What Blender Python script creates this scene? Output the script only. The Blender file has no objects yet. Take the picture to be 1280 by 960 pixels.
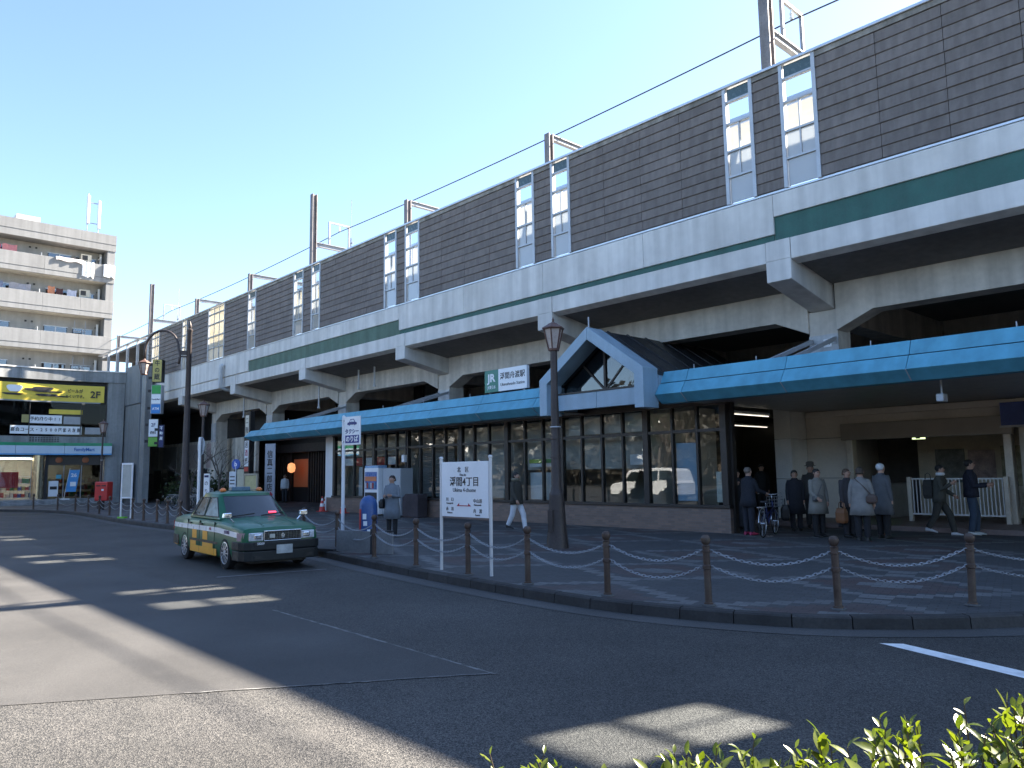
import bpy, bmesh, math, random
from mathutils import Vector, Matrix, Euler
random.seed(7)
R = math.radians
scene = bpy.context.scene
COL = scene.collection

# ------------------------------------------------------------------ camera, sky, sun, exposure
PITCH, YAW, ROLL, FPX = .115355, .82609, .0140728, 954.6
cam_d = bpy.data.cameras.new('camera'); cam = bpy.data.objects.new('camera', cam_d); COL.objects.link(cam)
cam_d.sensor_width = 36; cam_d.lens = FPX/1280*36; cam_d.clip_start = .05; cam_d.clip_end = 2000
fw = Vector((-math.sin(YAW)*math.cos(PITCH), math.cos(YAW)*math.cos(PITCH), math.sin(PITCH)))
rt = Vector((math.cos(YAW), math.sin(YAW), 0)); dn = fw.cross(rt)
r2 = math.cos(ROLL)*rt+math.sin(ROLL)*dn; d2 = -math.sin(ROLL)*rt+math.cos(ROLL)*dn
mw = Matrix((( r2.x, -d2.x, -fw.x), (r2.y, -d2.y, -fw.y), (r2.z, -d2.z, -fw.z))).to_4x4()
mw.translation = (0, 0, 1.73); cam.matrix_world = mw
scene.camera = cam
SUN_EL, SUN_AZ = R(39.3), R(13.6)          # azimuth from +Y towards +X
w = bpy.data.worlds.new('World'); scene.world = w; w.use_nodes = True
nt = w.node_tree; bg = nt.nodes['Background']
sk = nt.nodes.new('ShaderNodeTexSky'); sk.sky_type = 'NISHITA'; sk.sun_disc = False
sk.sun_elevation = SUN_EL; sk.sun_rotation = SUN_AZ; sk.altitude = 0; sk.air_density = .80; sk.dust_density = .35; sk.ozone_density = 1.8
nt.links.new(sk.outputs[0], bg.inputs[0]); bg.inputs[1].default_value = .05
sd = bpy.data.lights.new('sun', 'SUN'); sd.energy = 4.1; sd.angle = R(.55); sd.color = (1, .90, .77)
sun = bpy.data.objects.new('sun', sd); COL.objects.link(sun)
sv = Vector((math.sin(SUN_AZ)*math.cos(SUN_EL), math.cos(SUN_AZ)*math.cos(SUN_EL), math.sin(SUN_EL)))
sun.rotation_euler = sv.to_track_quat('Z', 'Y').to_euler(); sun.location = (20, 60, 60)
vs = scene.view_settings; vs.view_transform = 'Standard'; vs.look = 'None'; vs.exposure = 3.15; vs.gamma = 1
scene.cycles.max_bounces = 8; scene.cycles.transparent_max_bounces = 16; scene.cycles.use_denoising = True
scene.cycles.caustics_reflective = False; scene.cycles.caustics_refractive = False

# ------------------------------------------------------------------ mesh builder
class MB:
    def __init__(s): s.v = []; s.f = []; s.m = []
    def add(s, vs, fs, m=0):
        o = len(s.v); s.v += [tuple(p) for p in vs]
        for f in fs: s.f.append(tuple(i+o for i in f)); s.m.append(m)
        return s
    def box(s, x0, x1, y0, y1, z0, z1, m=0):
        return s.add([(x0,y0,z0),(x1,y0,z0),(x1,y1,z0),(x0,y1,z0),(x0,y0,z1),(x1,y0,z1),(x1,y1,z1),(x0,y1,z1)],
            [(0,3,2,1),(4,5,6,7),(0,1,5,4),(1,2,6,5),(2,3,7,6),(3,0,4,7)], m)
    def prism(s, poly, a, b, axis='y', m=0):
        # poly: 2D outline; extruded along axis from a to b. axis y: (x,z); axis x: (y,z); axis z: (x,y)
        n = len(poly)
        def P(p, t): return (p[0],t,p[1]) if axis=='y' else ((t,p[0],p[1]) if axis=='x' else (p[0],p[1],t))
        s.add([P(p,a) for p in poly]+[P(p,b) for p in poly], [tuple(range(n)), tuple(range(2*n-1,n-1,-1))]+[(i,i+n,(i+1)%n+n,(i+1)%n) for i in range(n)], m)
        return s
    def loft(s, rings, cap=True, closed=True, m=0):
        n = len(rings[0]); vs = [p for r in rings for p in r]; fs = []
        for k in range(len(rings)-1):
            for i in range(n if closed else n-1):
                j = (i+1)%n; fs.append((k*n+i,k*n+j,(k+1)*n+j,(k+1)*n+i))
        if cap and closed: fs += [tuple(range(n-1,-1,-1)), tuple(range((len(rings)-1)*n, len(rings)*n))]
        return s.add(vs, fs, m)
    def tube(s, pts, r, n=6, m=0, cap=True):
        pts = [Vector(p) for p in pts]; rs = r if isinstance(r,(list,tuple)) else [r]*len(pts); rings = []
        up = None
        for i,p in enumerate(pts):
            d = (pts[min(i+1,len(pts)-1)]-pts[max(i-1,0)]).normalized()
            if up is None or abs(d.dot(up))>.95: up = Vector((0,0,1)) if abs(d.z)<.9 else Vector((1,0,0))
            a = d.cross(up).normalized(); b = d.cross(a); up = -b if (-b).dot(up)>0 else b
            rings.append([tuple(p+rs[i]*(math.cos(2*math.pi*k/n)*a+math.sin(2*math.pi*k/n)*b)) for k in range(n)])
        return s.loft(rings, cap, m=m)
    def lathe(s, prof, c=(0,0,0), n=12, m=0):
        return s.loft([[(c[0]+r*math.cos(2*math.pi*k/n), c[1]+r*math.sin(2*math.pi*k/n), c[2]+z) for k in range(n)] for r,z in prof], True, m=m)
    def bar(s, a, b, w, h, m=0):
        a = Vector(a); b = Vector(b); d = (b-a).normalized(); up = Vector((0,0,1)) if abs(d.z)<.95 else Vector((1,0,0))
        u = d.cross(up).normalized()*w/2; t = u.cross(d).normalized()*h/2
        return s.loft([[tuple(p+x) for x in (-u-t,u-t,u+t,-u+t)] for p in (a,b)], True, m=m)
    def ell(s, c, rx, ry, rz, n=10, k=6, m=0):
        rings = []
        for i in range(1,k):
            t = math.pi*i/k
            rings.append([(c[0]+rx*math.sin(t)*math.cos(2*math.pi*j/n), c[1]+ry*math.sin(t)*math.sin(2*math.pi*j/n), c[2]-rz*math.cos(t)) for j in range(n)])
        return s.loft(rings, True, m=m)
    def xf(s, mat):
        s.v = [tuple(mat @ Vector(p)) for p in s.v]; return s
    def mesh(s, name, mats, smooth=False):
        me = bpy.data.meshes.new(name); me.from_pydata(s.v, [], s.f)
        ms = mats if isinstance(mats,(list,tuple)) else [mats]
        for x in ms: me.materials.append(x)
        if len(ms)>1: me.polygons.foreach_set('material_index', s.m)
        bm = bmesh.new(); bm.from_mesh(me); bmesh.ops.recalc_face_normals(bm, faces=bm.faces)
        if smooth:
            for f in bm.faces: f.smooth = True
            if smooth is not True:
                for e in bm.edges:
                    if len(e.link_faces)==2 and e.calc_face_angle(0)>smooth: e.smooth = False
        bm.to_mesh(me); bm.free()
        return me
    def build(s, name, mats, parent=None, smooth=False, bevel=0, loc=None, rz=0):
        o = bpy.data.objects.new(name, s.mesh(name, mats, smooth)); COL.objects.link(o)
        if parent: o.parent = parent
        if loc is not None: o.location = loc
        if rz: o.rotation_euler.z = rz
        if bevel:
            b = o.modifiers.new('b','BEVEL'); b.width = bevel; b.segments = 2; b.limit_method = 'ANGLE'; b.angle_limit = R(40)
        return o
def inst(name, me, parent=None, loc=(0,0,0), rot=(0,0,0), scale=(1,1,1)):
    o = bpy.data.objects.new(name, me); COL.objects.link(o); o.parent = parent
    o.location = loc; o.rotation_euler = rot; o.scale = scale
    return o
def tag(o, label, cat, group=None, kind=None):
    o['label'] = label; o['category'] = cat
    if group: o['group'] = group
    if kind: o['kind'] = kind
    return o
def thing(name, label, cat, loc=(0,0,0), rz=0, group=None):
    o = bpy.data.objects.new(name, None); COL.objects.link(o); o.location = loc; o.rotation_euler.z = rz
    o.empty_display_size = .2
    return tag(o, label, cat, group)
def struct(o): o['kind'] = 'structure'; return o
def copy_tree(o, parent=None):
    c = o.copy(); COL.objects.link(c); c.parent = parent
    for ch in list(o.children): copy_tree(ch, c)
    return c
def box(name, mat, parent, *a, bevel=0): return MB().box(*a).build(name, mat, parent, bevel=bevel)

_txt = {}
def text(body, size, mat, parent, loc, rot=(R(90),0,0), bold=0, align='CENTER', sx=1, depth=.002, name='lettering', space=1, line=1):
    """flat lettering laid on a sign; default faces -Y"""
    c = bpy.data.curves.new('t','FONT'); c.body = body; c.size = size; c.align_x = align; c.align_y = 'CENTER'; c.offset = bold*size
    c.extrude = depth; c.resolution_u = 2; c.space_character = space; c.space_line = line
    o = bpy.data.objects.new('t', c); COL.objects.link(o)
    dg = bpy.context.evaluated_depsgraph_get(); me = bpy.data.meshes.new_from_object(o.evaluated_get(dg))
    bpy.data.objects.remove(o); bpy.data.curves.remove(c)
    me.materials.clear(); me.materials.append(mat); me.name = name
    return inst(name, me, parent, loc, rot, (sx,1,1))

# ------------------------------------------------------------------ materials
MATS = {}
def M(name, col, rough=.6, metal=0, var=.12, scale=2.5, bump=0, bscale=40, streak=0, sfreq=(2.2,2.2,.14), rnd=0, spec=.5, emit=0, coat=0, dirt=None):
    if name in MATS: return MATS[name]
    m = bpy.data.materials.new(name); m.use_nodes = True; t = m.node_tree; b = t.nodes['Principled BSDF']
    b.inputs['Roughness'].default_value = rough; b.inputs['Metallic'].default_value = metal
    b.inputs['Specular IOR Level'].default_value = spec
    if coat: b.inputs['Coat Weight'].default_value = coat; b.inputs['Coat Roughness'].default_value = .04
    tc = t.nodes.new('ShaderNodeTexCoord'); N = t.nodes.new; L = t.links.new
    def noise(sc, det=4, vec=None):
        n = N('ShaderNodeTexNoise'); n.inputs['Scale'].default_value = sc; n.inputs['Detail'].default_value = det; L(vec or vec0, n.inputs['Vector']); return n.outputs['Fac']
    def mr(x, a, c, f0=.3, f1=.7):
        n = N('ShaderNodeMapRange'); n.inputs[1].default_value = f0; n.inputs[2].default_value = f1; n.inputs[3].default_value = a; n.inputs[4].default_value = c; L(x, n.inputs[0]); return n.outputs[0]
    def mul(a, c):
        n = N('ShaderNodeMath'); n.operation = 'MULTIPLY'; L(a, n.inputs[0]); L(c, n.inputs[1]); return n.outputs[0]
    vec0 = tc.outputs['Object']
    if rnd:
        oi0 = N('ShaderNodeObjectInfo'); sc0 = N('ShaderNodeVectorMath'); sc0.operation = 'SCALE'; sc0.inputs[0].default_value = (37,23,11); L(oi0.outputs['Random'], sc0.inputs['Scale']); av = N('ShaderNodeVectorMath'); av.operation = 'ADD'; L(vec0, av.inputs[0]); L(sc0.outputs[0], av.inputs[1]); vec0 = av.outputs[0]
    f = mr(noise(scale), 1-var, 1+var)
    f = mul(f, mr(noise(scale*9, 3), 1-var*.6, 1+var*.6))
    if streak:
        mp = N('ShaderNodeMapping'); mp.inputs['Scale'].default_value = sfreq; L(vec0, mp.inputs[0])
        f = mul(f, mr(noise(1.3, 9, mp.outputs[0]), 1-streak, 1.06, .36, .62))
    if rnd:
        oi = N('ShaderNodeObjectInfo'); n = N('ShaderNodeMapRange'); n.inputs[3].default_value = 1-rnd; n.inputs[4].default_value = 1+rnd; L(oi.outputs['Random'], n.inputs[0]); f = mul(f, n.outputs[0])
    vm = N('ShaderNodeVectorMath'); vm.operation = 'SCALE'; vm.inputs[0].default_value = col[:3]; L(f, vm.inputs['Scale'])
    out = vm.outputs[0]
    if dirt:
        mx = N('ShaderNodeMix'); mx.data_type = 'RGBA'; L(mr(noise(scale*.7, 6), 0, dirt[3], .5, .75), mx.inputs[0]); L(out, mx.inputs[6]); mx.inputs[7].default_value = (*dirt[:3],1); out = mx.outputs[2]
    L(out, b.inputs['Base Color'])
    if emit: L(out, b.inputs['Emission Color']); b.inputs['Emission Strength'].default_value = emit
    L(mr(noise(scale*4), max(0,rough-.08), min(1,rough+.08)), b.inputs['Roughness']) if not coat else None
    if bump:
        bp = N('ShaderNodeBump'); bp.inputs['Strength'].default_value = bump; bp.inputs['Distance'].default_value = .01; L(noise(bscale, 5), bp.inputs['Height']); L(bp.outputs[0], b.inputs['Normal'])
    MATS[name] = m; return m
def glass(name, tint=(.9,.95,.95), refl=.05, ior=1.55, diff=0, dcol=(.5,.5,.5), trans=0, rmul=1.6):
    if name in MATS: return MATS[name]
    m = bpy.data.materials.new(name); m.use_nodes = True; t = m.node_tree; t.nodes.clear(); N = t.nodes.new; L = t.links.new
    o = N('ShaderNodeOutputMaterial'); tr = N('ShaderNodeBsdfTransparent'); tr.inputs[0].default_value = (*tint,1)
    gl = N('ShaderNodeBsdfGlossy'); gl.inputs['Roughness'].default_value = .015; gl.inputs[0].default_value = (.95,.97,1,1)
    fr = N('ShaderNodeFresnel'); ge = N('ShaderNodeNewGeometry'); iv = N('ShaderNodeMapRange'); iv.inputs[3].default_value = ior; iv.inputs[4].default_value = 1/ior; L(ge.outputs['Backfacing'], iv.inputs[0]); L(iv.outputs[0], fr.inputs[0]); a = N('ShaderNodeMath'); a.operation = 'MULTIPLY_ADD'; a.inputs[1].default_value = rmul; a.inputs[2].default_value = refl; a.use_clamp = True; L(fr.outputs[0], a.inputs[0])
    base = tr
    tc = N('ShaderNodeTexCoord'); nz = N('ShaderNodeTexNoise'); nz.inputs['Scale'].default_value = .9; nz.inputs['Detail'].default_value = 1; L(tc.outputs['Object'], nz.inputs['Vector'])
    bp = N('ShaderNodeBump'); bp.inputs['Strength'].default_value = .12; bp.inputs['Distance'].default_value = .02; L(nz.outputs['Fac'], bp.inputs['Height']); L(bp.outputs[0], gl.inputs['Normal'])
    if diff:
        df = N('ShaderNodeBsdfDiffuse'); df.inputs[0].default_value = (*dcol,1); mx = N('ShaderNodeMixShader'); mx.inputs[0].default_value = diff; L(tr.outputs[0], mx.inputs[1])
        if trans:
            tl = N('ShaderNodeBsdfTranslucent'); tl.inputs[0].default_value = (*dcol,1); m2 = N('ShaderNodeMixShader'); m2.inputs[0].default_value = trans; L(df.outputs[0], m2.inputs[1]); L(tl.outputs[0], m2.inputs[2]); L(m2.outputs[0], mx.inputs[2])
        else: L(df.outputs[0], mx.inputs[2])
        base = mx
    mx2 = N('ShaderNodeMixShader'); L(a.outputs[0], mx2.inputs[0]); L(base.outputs[0], mx2.inputs[1]); L(gl.outputs[0], mx2.inputs[2]); L(mx2.outputs[0], o.inputs[0])
    MATS[name] = m; return m
def emission(name, col, s):
    if name in MATS: return MATS[name]
    m = bpy.data.materials.new(name); m.use_nodes = True; t = m.node_tree; b = t.nodes['Principled BSDF']; b.inputs['Base Color'].default_value = (*col,1)
    b.inputs['Emission Color'].default_value = (*col,1); b.inputs['Emission Strength'].default_value = s*.22; MATS[name] = m; return m

conc = M('concrete pale', (.66,.645,.62), .85, var=.08, scale=.45, dirt=(.42,.40,.36,.35), streak=.16, bump=.25, bscale=60)
conc_beam = M('concrete beam', (.56,.525,.47), .9, var=.12, scale=.7, streak=.2, bump=.3, bscale=40)
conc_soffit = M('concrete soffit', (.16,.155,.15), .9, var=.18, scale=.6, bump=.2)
conc_bldg = M('store concrete', (.27,.28,.28), .85, var=.12, scale=.7, streak=.3, bump=.25)
white = M('white paint', (.78,.79,.80), .45, var=.05)
sign_white = M('sign white', (.80,.82,.84), .35, var=.03)
steel = M('galvanised steel', (.26,.275,.30), .55, .3, var=.1, rnd=.08)
steel_w = M('pale steel', (.44,.465,.50), .45, .2, var=.08)
rust_steel = M('weathered steel', (.30,.27,.26), .6, .4, var=.2, streak=.35)
brown_metal = M('brown lamp metal', (.055,.043,.040), .5, .3, var=.2, bump=.1)
frame_brown = M('bronze window frame', (.040,.034,.030), .45, .3, var=.1)
black = M('black', (.012,.012,.013), .5, var=.1)
dark = M('dark', (.03,.03,.032), .7, var=.2)
green_band = M('green band', (.026,.105,.088), .6, var=.1, streak=.15)
green_pale = M('faded green band', (.085,.15,.115), .7, var=.12, streak=.2)
blue = M('canopy blue', (.105,.36,.49), .42, var=.07, scale=1, rnd=.05, streak=.16)
gable_blue = M('gable grey blue', (.28,.39,.48), .45, var=.06, rnd=.03, streak=.1)
board_m = M('weathered wall board', (.178,.155,.145), .9, var=.09, scale=1.6, streak=.17, sfreq=(7,7,.5), rnd=.06, bump=.3, bscale=30)
ink = M('ink blue', (.012,.02,.10), .5, var=.05)
inkblack = M('ink black', (.015,.015,.018), .5, var=.05)
red = M('red', (.50,.03,.03), .45, var=.08)
inkred = M('ink red', (.38,.015,.04), .5, var=.05)
shop_glass = glass('shop glass', (.84,.87,.87), .015, rmul=.6)
clear_glass = glass('clear pane', (.93,.96,.97), .03)
frost = glass('frosted pane', (.9,.9,.9), .04, diff=.97, dcol=(.50,.52,.52), trans=.55)
frost_y = glass('yellowed frosted pane', (.9,.9,.8), .03, diff=.97, dcol=(.70,.66,.55), trans=.5)
tube_light = emission('fluorescent tube', (1,.93,.78), 1.1)

# ================================================================== ground
def asphalt(name, c0, c1, sc, bump):
    m = bpy.data.materials.new(name); m.use_nodes = True; t = m.node_tree; b = t.nodes['Principled BSDF']; N = t.nodes.new; L = t.links.new
    tc = N('ShaderNodeTexCoord')
    def nz(s, d=3):
        n = N('ShaderNodeTexNoise'); n.inputs['Scale'].default_value = s; n.inputs['Detail'].default_value = d; L(tc.outputs['Object'], n.inputs['Vector']); return n.outputs['Fac']
    vo = N('ShaderNodeTexVoronoi'); vo.inputs['Scale'].default_value = sc; L(tc.outputs['Object'], vo.inputs['Vector'])
    hs = N('ShaderNodeSeparateColor'); L(vo.outputs['Color'], hs.inputs[0])
    r = N('ShaderNodeValToRGB'); r.color_ramp.elements[0].color = (*c0,1); r.color_ramp.elements[1].color = (*c1,1); r.color_ramp.elements[0].position = .25; r.color_ramp.elements[1].position = .95
    L(hs.outputs[0], r.inputs[0])
    big = N('ShaderNodeMapRange'); big.inputs[1].default_value = .35; big.inputs[2].default_value = .65; big.inputs[3].default_value = .78; big.inputs[4].default_value = 1.2; L(nz(.55, 6), big.inputs[0])
    vm = N('ShaderNodeVectorMath'); vm.operation = 'SCALE'; L(r.outputs[0], vm.inputs[0]); L(big.outputs[0], vm.inputs['Scale'])
    # scuffed pale patches
    mx = N('ShaderNodeMix'); mx.data_type = 'RGBA'; mp = N('ShaderNodeMapRange'); mp.inputs[1].default_value = .6; mp.inputs[2].default_value = .8; mp.inputs[4].default_value = .5; L(nz(1.7, 8), mp.inputs[0]); L(mp.outputs[0], mx.inputs[0]); L(vm.outputs[0], mx.inputs[6])
    mx.inputs[7].default_value = (c1[0]*.9, c1[1]*.9, c1[2]*.9, 1); L(mx.outputs[2], b.inputs['Base Color'])
    b.inputs['Roughness'].default_value = .72; b.inputs['Specular IOR Level'].default_value = .35
    bp = N('ShaderNodeBump'); bp.inputs['Strength'].default_value = bump; bp.inputs['Distance'].default_value = .006; L(vo.outputs['Distance'], bp.inputs['Height']); L(bp.outputs[0], b.inputs['Normal'])
    return m
asph_old = asphalt('old coarse asphalt', (.016,.0165,.017), (.112,.107,.099), 125, .8)
asph_new = asphalt('newer fine asphalt', (.040,.0395,.039), (.082,.079,.075), 220, .4)
asph_gut = asphalt('gutter concrete', (.06,.06,.06), (.10,.099,.097), 160, .3)
o = MB().add([(-300,-300,0),(300,-300,0),(300,300,0),(-300,300,0)], [(0,1,2,3)]).build('road', asph_old); struct(o)
o = MB().add([(-60,4.55,.004),(-60,-60,.004),(-40,-60,.004),(-7.16-1.98*1.6,1.22-3.24*1.6,.004),(-5.2,4.5,.004),(-7.6,4.58,.004)], [(0,1,2,3,4,5)]).build('asphalt_patch', asph_new); struct(o)
paint = M('road paint', (.80,.81,.81), .6, var=.10, scale=6, dirt=(.10,.10,.10,.45), bump=.2)
o = MB().add([(-3.30,7.93,.004),(-3.12,8.06,.004),(6.2,4.9,.004),(6.0,4.55,.004)], [(0,3,2,1)]).build('stop_line', paint); struct(o)
faint = M('worn road paint', (.20,.20,.20), .7, var=.25, scale=4, dirt=(.06,.06,.06,.9))
o = MB().add([(-13.42,5.34,.008),(-13.34,5.34,.008),(-12.90,7.2,.008),(-12.98,7.2,.008)], [(0,1,2,3)]).build('bay_line', faint); struct(o)

seam_m = M('crumbled seam',(.15,.148,.142),.8,var=.5,scale=9,dirt=(.03,.03,.03,.95))
rd_ = random.Random(2)
def seam(P, w_):
    v = []; n = 40
    for k in range(n+1):
        p = Vector(P[0]).lerp(Vector(P[1]),k/n); d = (Vector(P[1])-Vector(P[0])).normalized(); q = Vector((-d.y,d.x)); a = w_*rd_.uniform(.15,1); b_ = w_*rd_.uniform(.1,.8); v += [(p.x+q.x*a,p.y+q.y*a,.0065),(p.x-q.x*b_,p.y-q.y*b_,.0065)]
    struct(MB().add(v,[(2*k,2*k+1,2*k+3,2*k+2) for k in range(n)]).build('asphalt_seam', seam_m))
seam(((-5.15,4.5),(-9.6,4.58)),.028); seam(((-5.2,4.48),(-6.5,2.36)),.022)

# kerb path (road side), Catmull-Rom smoothed
KP = [(-.5,60),(-.55,22),(-.7,16),(-1.2,12.6),(-2.3,10.05),(-3.7,8.42),(-5.05,7.72),(-6.4,7.43),(-7.8,7.42),(-9.2,7.5),(-10.8,7.64),(-12.9,7.88),(-16.1,8.35),(-20,8.75),(-24.7,9.0),(-27.5,9.0),(-30,9.0),(-33,9.1),(-37,9.4),(-41,9.6),(-45.3,9.25),(-49.4,7.86),(-53,5.2),(-55.5,1.5),(-57,-4),(-57.5,-30)]
def catmull(P, step=.1):
    out = []
    for i in range(len(P)-1):
        p0, p1, p2, p3 = (Vector(P[max(i-1,0)]), Vector(P[i]), Vector(P[i+1]), Vector(P[min(i+2,len(P)-1)]))
        n = max(2, int((p2-p1).length/step))
        for k in range(n):
            t = k/n; out.append(.5*((2*p1)+(p2-p0)*t+(2*p0-5*p1+4*p2-p3)*t*t+(3*p1-p0-3*p2+p3)*t**3))
    out.append(Vector(P[-1])); return out
KC = catmull(KP)
KN = []
for i,p in enumerate(KC):
    d = (KC[min(i+1,len(KC)-1)]-KC[max(i-1,0)]).normalized(); KN.append(Vector((d.y,-d.x)))   # right of travel = pavement side
def koff(i, d): return KC[i]+KN[i]*d
cum = [0]
for i in range(1,len(KC)): cum.append(cum[-1]+(KC[i]-KC[i-1]).length)

# paving
def paving():
    m = bpy.data.materials.new('block paving'); m.use_nodes = True; t = m.node_tree; b = t.nodes['Principled BSDF']; N = t.nodes.new; L = t.links.new
    tc = N('ShaderNodeTexCoord'); mp = N('ShaderNodeMapping'); mp.inputs['Rotation'].default_value = (0,0,R(-14)); L(tc.outputs['Object'], mp.inputs[0])
    sx = N('ShaderNodeSeparateXYZ'); L(mp.outputs[0], sx.inputs[0])
    def ma(op, a, c=None, v=None):
        n = N('ShaderNodeMath'); n.operation = op; L(a, n.inputs[0]) if not isinstance(a,(int,float)) else setattr(n.inputs[0],'default_value',a)
        if c is not None: L(c, n.inputs[1])
        elif v is not None: n.inputs[1].default_value = v
        return n.outputs[0]
    def tri(x, per, snap):
        x = ma('SNAP', x, v=snap); x = ma('DIVIDE', x, v=per); x = ma('FRACT', x); x = ma('SUBTRACT', x, v=.5); return ma('ABSOLUTE', x)
    d = ma('ADD', tri(sx.outputs[0], 3.4, .2), tri(sx.outputs[1], 2.6, .1))
    ring = ma('MULTIPLY', ma('GREATER_THAN', d, v=.40), ma('LESS_THAN', d, v=.50))
    core = ma('LESS_THAN', d, v=.13)
    pale = ma('MAXIMUM', ring, core)
    redm = ma('MULTIPLY', ma('LESS_THAN', d, v=.34), ma('GREATER_THAN', d, v=.13))
    br = N('ShaderNodeTexBrick'); br.inputs['Scale'].default_value = 1; br.inputs['Brick Width'].default_value = .2; br.inputs['Row Height'].default_value = .1; br.inputs['Mortar Size'].default_value = .006
    br.inputs['Color1'].default_value = (.85,.85,.85,1); br.inputs['Color2'].default_value = (1.12,1.12,1.12,1); br.inputs['Mortar'].default_value = (.55,.55,.55,1); L(mp.outputs[0], br.inputs['Vector'])
    def mix(f, a, c):
        n = N('ShaderNodeMix'); n.data_type = 'RGBA'; L(f, n.inputs[0])
        for s,x in ((6,a),(7,c)):
            if isinstance(x, tuple): n.inputs[s].default_value = (*x,1)
            else: L(x, n.inputs[s])
        return n.outputs[2]
    c = mix(redm, (.058,.059,.061), (.082,.056,.052)); c = mix(pale, c, (.155,.155,.152))
    nz = N('ShaderNodeTexNoise'); nz.inputs['Scale'].default_value = .9; nz.inputs['Detail'].default_value = 6; L(tc.outputs['Object'], nz.inputs['Vector'])
    wear = N('ShaderNodeMapRange'); wear.inputs[1].default_value = .35; wear.inputs[2].default_value = .65; wear.inputs[3].default_value = 0; wear.inputs[4].default_value = .55; L(nz.outputs['Fac'], wear.inputs[0])
    c = mix(wear.outputs[0], c, (.075,.075,.075))
    mu = N('ShaderNodeMix'); mu.data_type = 'RGBA'; mu.blend_type = 'MULTIPLY'; mu.inputs[0].default_value = 1; L(c, mu.inputs[6]); L(br.outputs['Color'], mu.inputs[7]); L(mu.outputs[2], b.inputs['Base Color'])
    b.inputs['Roughness'].default_value = .7
    bp = N('ShaderNodeBump'); bp.inputs['Strength'].default_value = .6; bp.inputs['Distance'].default_value = .006; bp.invert = True; L(br.outputs['Fac'], bp.inputs['Height']); L(bp.outputs[0], b.inputs['Normal'])
    return m
pav = paving()
idx = list(range(0,len(KC),3))
# pavement as strips from the kerb back to Y=70
bm_ = MB(); vsx = []
pts = [koff(i,.16) for i in idx]
poly = [(p.x,p.y,.128) for p in pts]+[(-140,-30,.128),(-140,60,.128)]
o = MB().add(poly, [tuple(range(len(poly)))]).build('pavement', pav); struct(o)
bm = bmesh.new(); bm.from_mesh(o.data); bmesh.ops.triangulate(bm, faces=bm.faces); bm.to_mesh(o.data); bm.free()
kerb_m = M('kerb stone', (.036,.034,.033), .8, var=.25, scale=3, bump=.35, rnd=.16, streak=.15)
kerb_root = struct(bpy.data.objects.new('kerb', None)); COL.objects.link(kerb_root)
gut = MB(); L0 = None
ks = 0; SL = .62; n_st = 0
def at_len(s):
    lo = 0; hi = len(cum)-1
    while hi-lo>1:
        mid = (lo+hi)//2
        if cum[mid]<=s: lo = mid
        else: hi = mid
    t = (s-cum[lo])/max(1e-6,cum[hi]-cum[lo]); return KC[lo].lerp(KC[hi],t), KN[lo].lerp(KN[hi],t).normalized()
s = 32.0
while s < 118 and s+SL < cum[-1]:
    a, na = at_len(s+.006); b_, nb = at_len(s+SL-.006); h = .14+random.uniform(-.004,.004)
    ring = lambda p,n: [(p.x,p.y,-.05),(p.x+n.x*.012,p.y+n.y*.012,h-.02),(p.x+n.x*.03,p.y+n.y*.03,h),(p.x+n.x*.16,p.y+n.y*.16,h),(p.x+n.x*.16,p.y+n.y*.16,-.05)]
    MB().loft([ring(a,na),ring(b_,nb)]).build('kerb_stone', kerb_m, kerb_root); s += SL
gi = [i for i in range(0,len(KC),4) if 28<cum[i]<120]
gv = []
for i in gi: p = koff(i,.01); q = koff(i,-.36); gv += [(p.x,p.y,.006),(q.x,q.y,.005)]
o = MB().add(gv, [(2*k,2*k+1,2*k+3,2*k+2) for k in range(len(gi)-1)]).build('gutter', asph_gut); struct(o)

# ================================================================== viaduct
YV = 16.5
via = thing('viaduct', 'long grey concrete railway viaduct with green stripe crossing above the station', 'viaduct', (0,0,0))
BX = [6.95,-.85,-8.6,-16.35,-24.2,-32.1,-39.9,-47.7]
X_L, X_R = -66, 16
X_F = -130
def cross_beam(x):
    w = .31
    prof = [(YV-.02,6.10),(YV-.02,6.60),(YV+2.2,6.60),(YV+2.2,5.66)]
    return MB().prism(prof, x-w, x+w, 'x').build('cross_beam', conc, via, bevel=.015)
for x in BX: cross_beam(x)
edges = [X_R]+BX+[X_L]
# fascia of the slab between beams
for a,b_ in zip(edges[:-1],edges[1:]):
    xa = a-.31 if a!=X_R else a; xb = b_+.31 if b_!=X_L else b_
    MB().prism([(YV,6.58),(YV,7.08),(YV+.3,7.08),(YV+.3,6.50)], xb+.006, xa-.006, 'x').build('parapet', conc, via, bevel=.012)
for x in BX: box('beam_end', conc, via, x-.304, x+.304, YV-.018, YV+.3, 6.602, 7.08, bevel=.01)
# recessed band, green where painted
box('groove_band', conc_beam, via, X_L, X_R, YV+.05, YV+.3, 7.082, 7.70)
for a,b_,mm in ((-8.66,X_R,green_band),(-38.0,-24.28,green_pale)): box('green_stripe', mm, via, a, b_, YV+.022, YV+.05, 7.09, 7.66)
box('green_stripe', green_band, via, -24.26, -8.68, YV+.022, YV+.05, 7.09, 7.24)
# upper parapet, cast in lengths
ups = [X_R,8,-.9,-8.655,-12.5,-16.4,-20.3,-24.27,-28.2,-32.2,-38.0,-41.9,-45.8,-49.7,-57,X_L]
for a,b_ in zip(ups[:-1],ups[1:]):
    mid = (a+b_)/2; zb = 7.655 if (mid>-8.6 or -38<mid<-24.3) else (7.235 if mid>-24.3 else 7.13)
    MB().prism([(YV-.03,zb),(YV-.03,8.18),(YV+.02,8.22),(YV+.3,8.22),(YV+.3,zb)], b_+.004, a-.004, 'x').build('upper_parapet', conc, via, bevel=.01)
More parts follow.
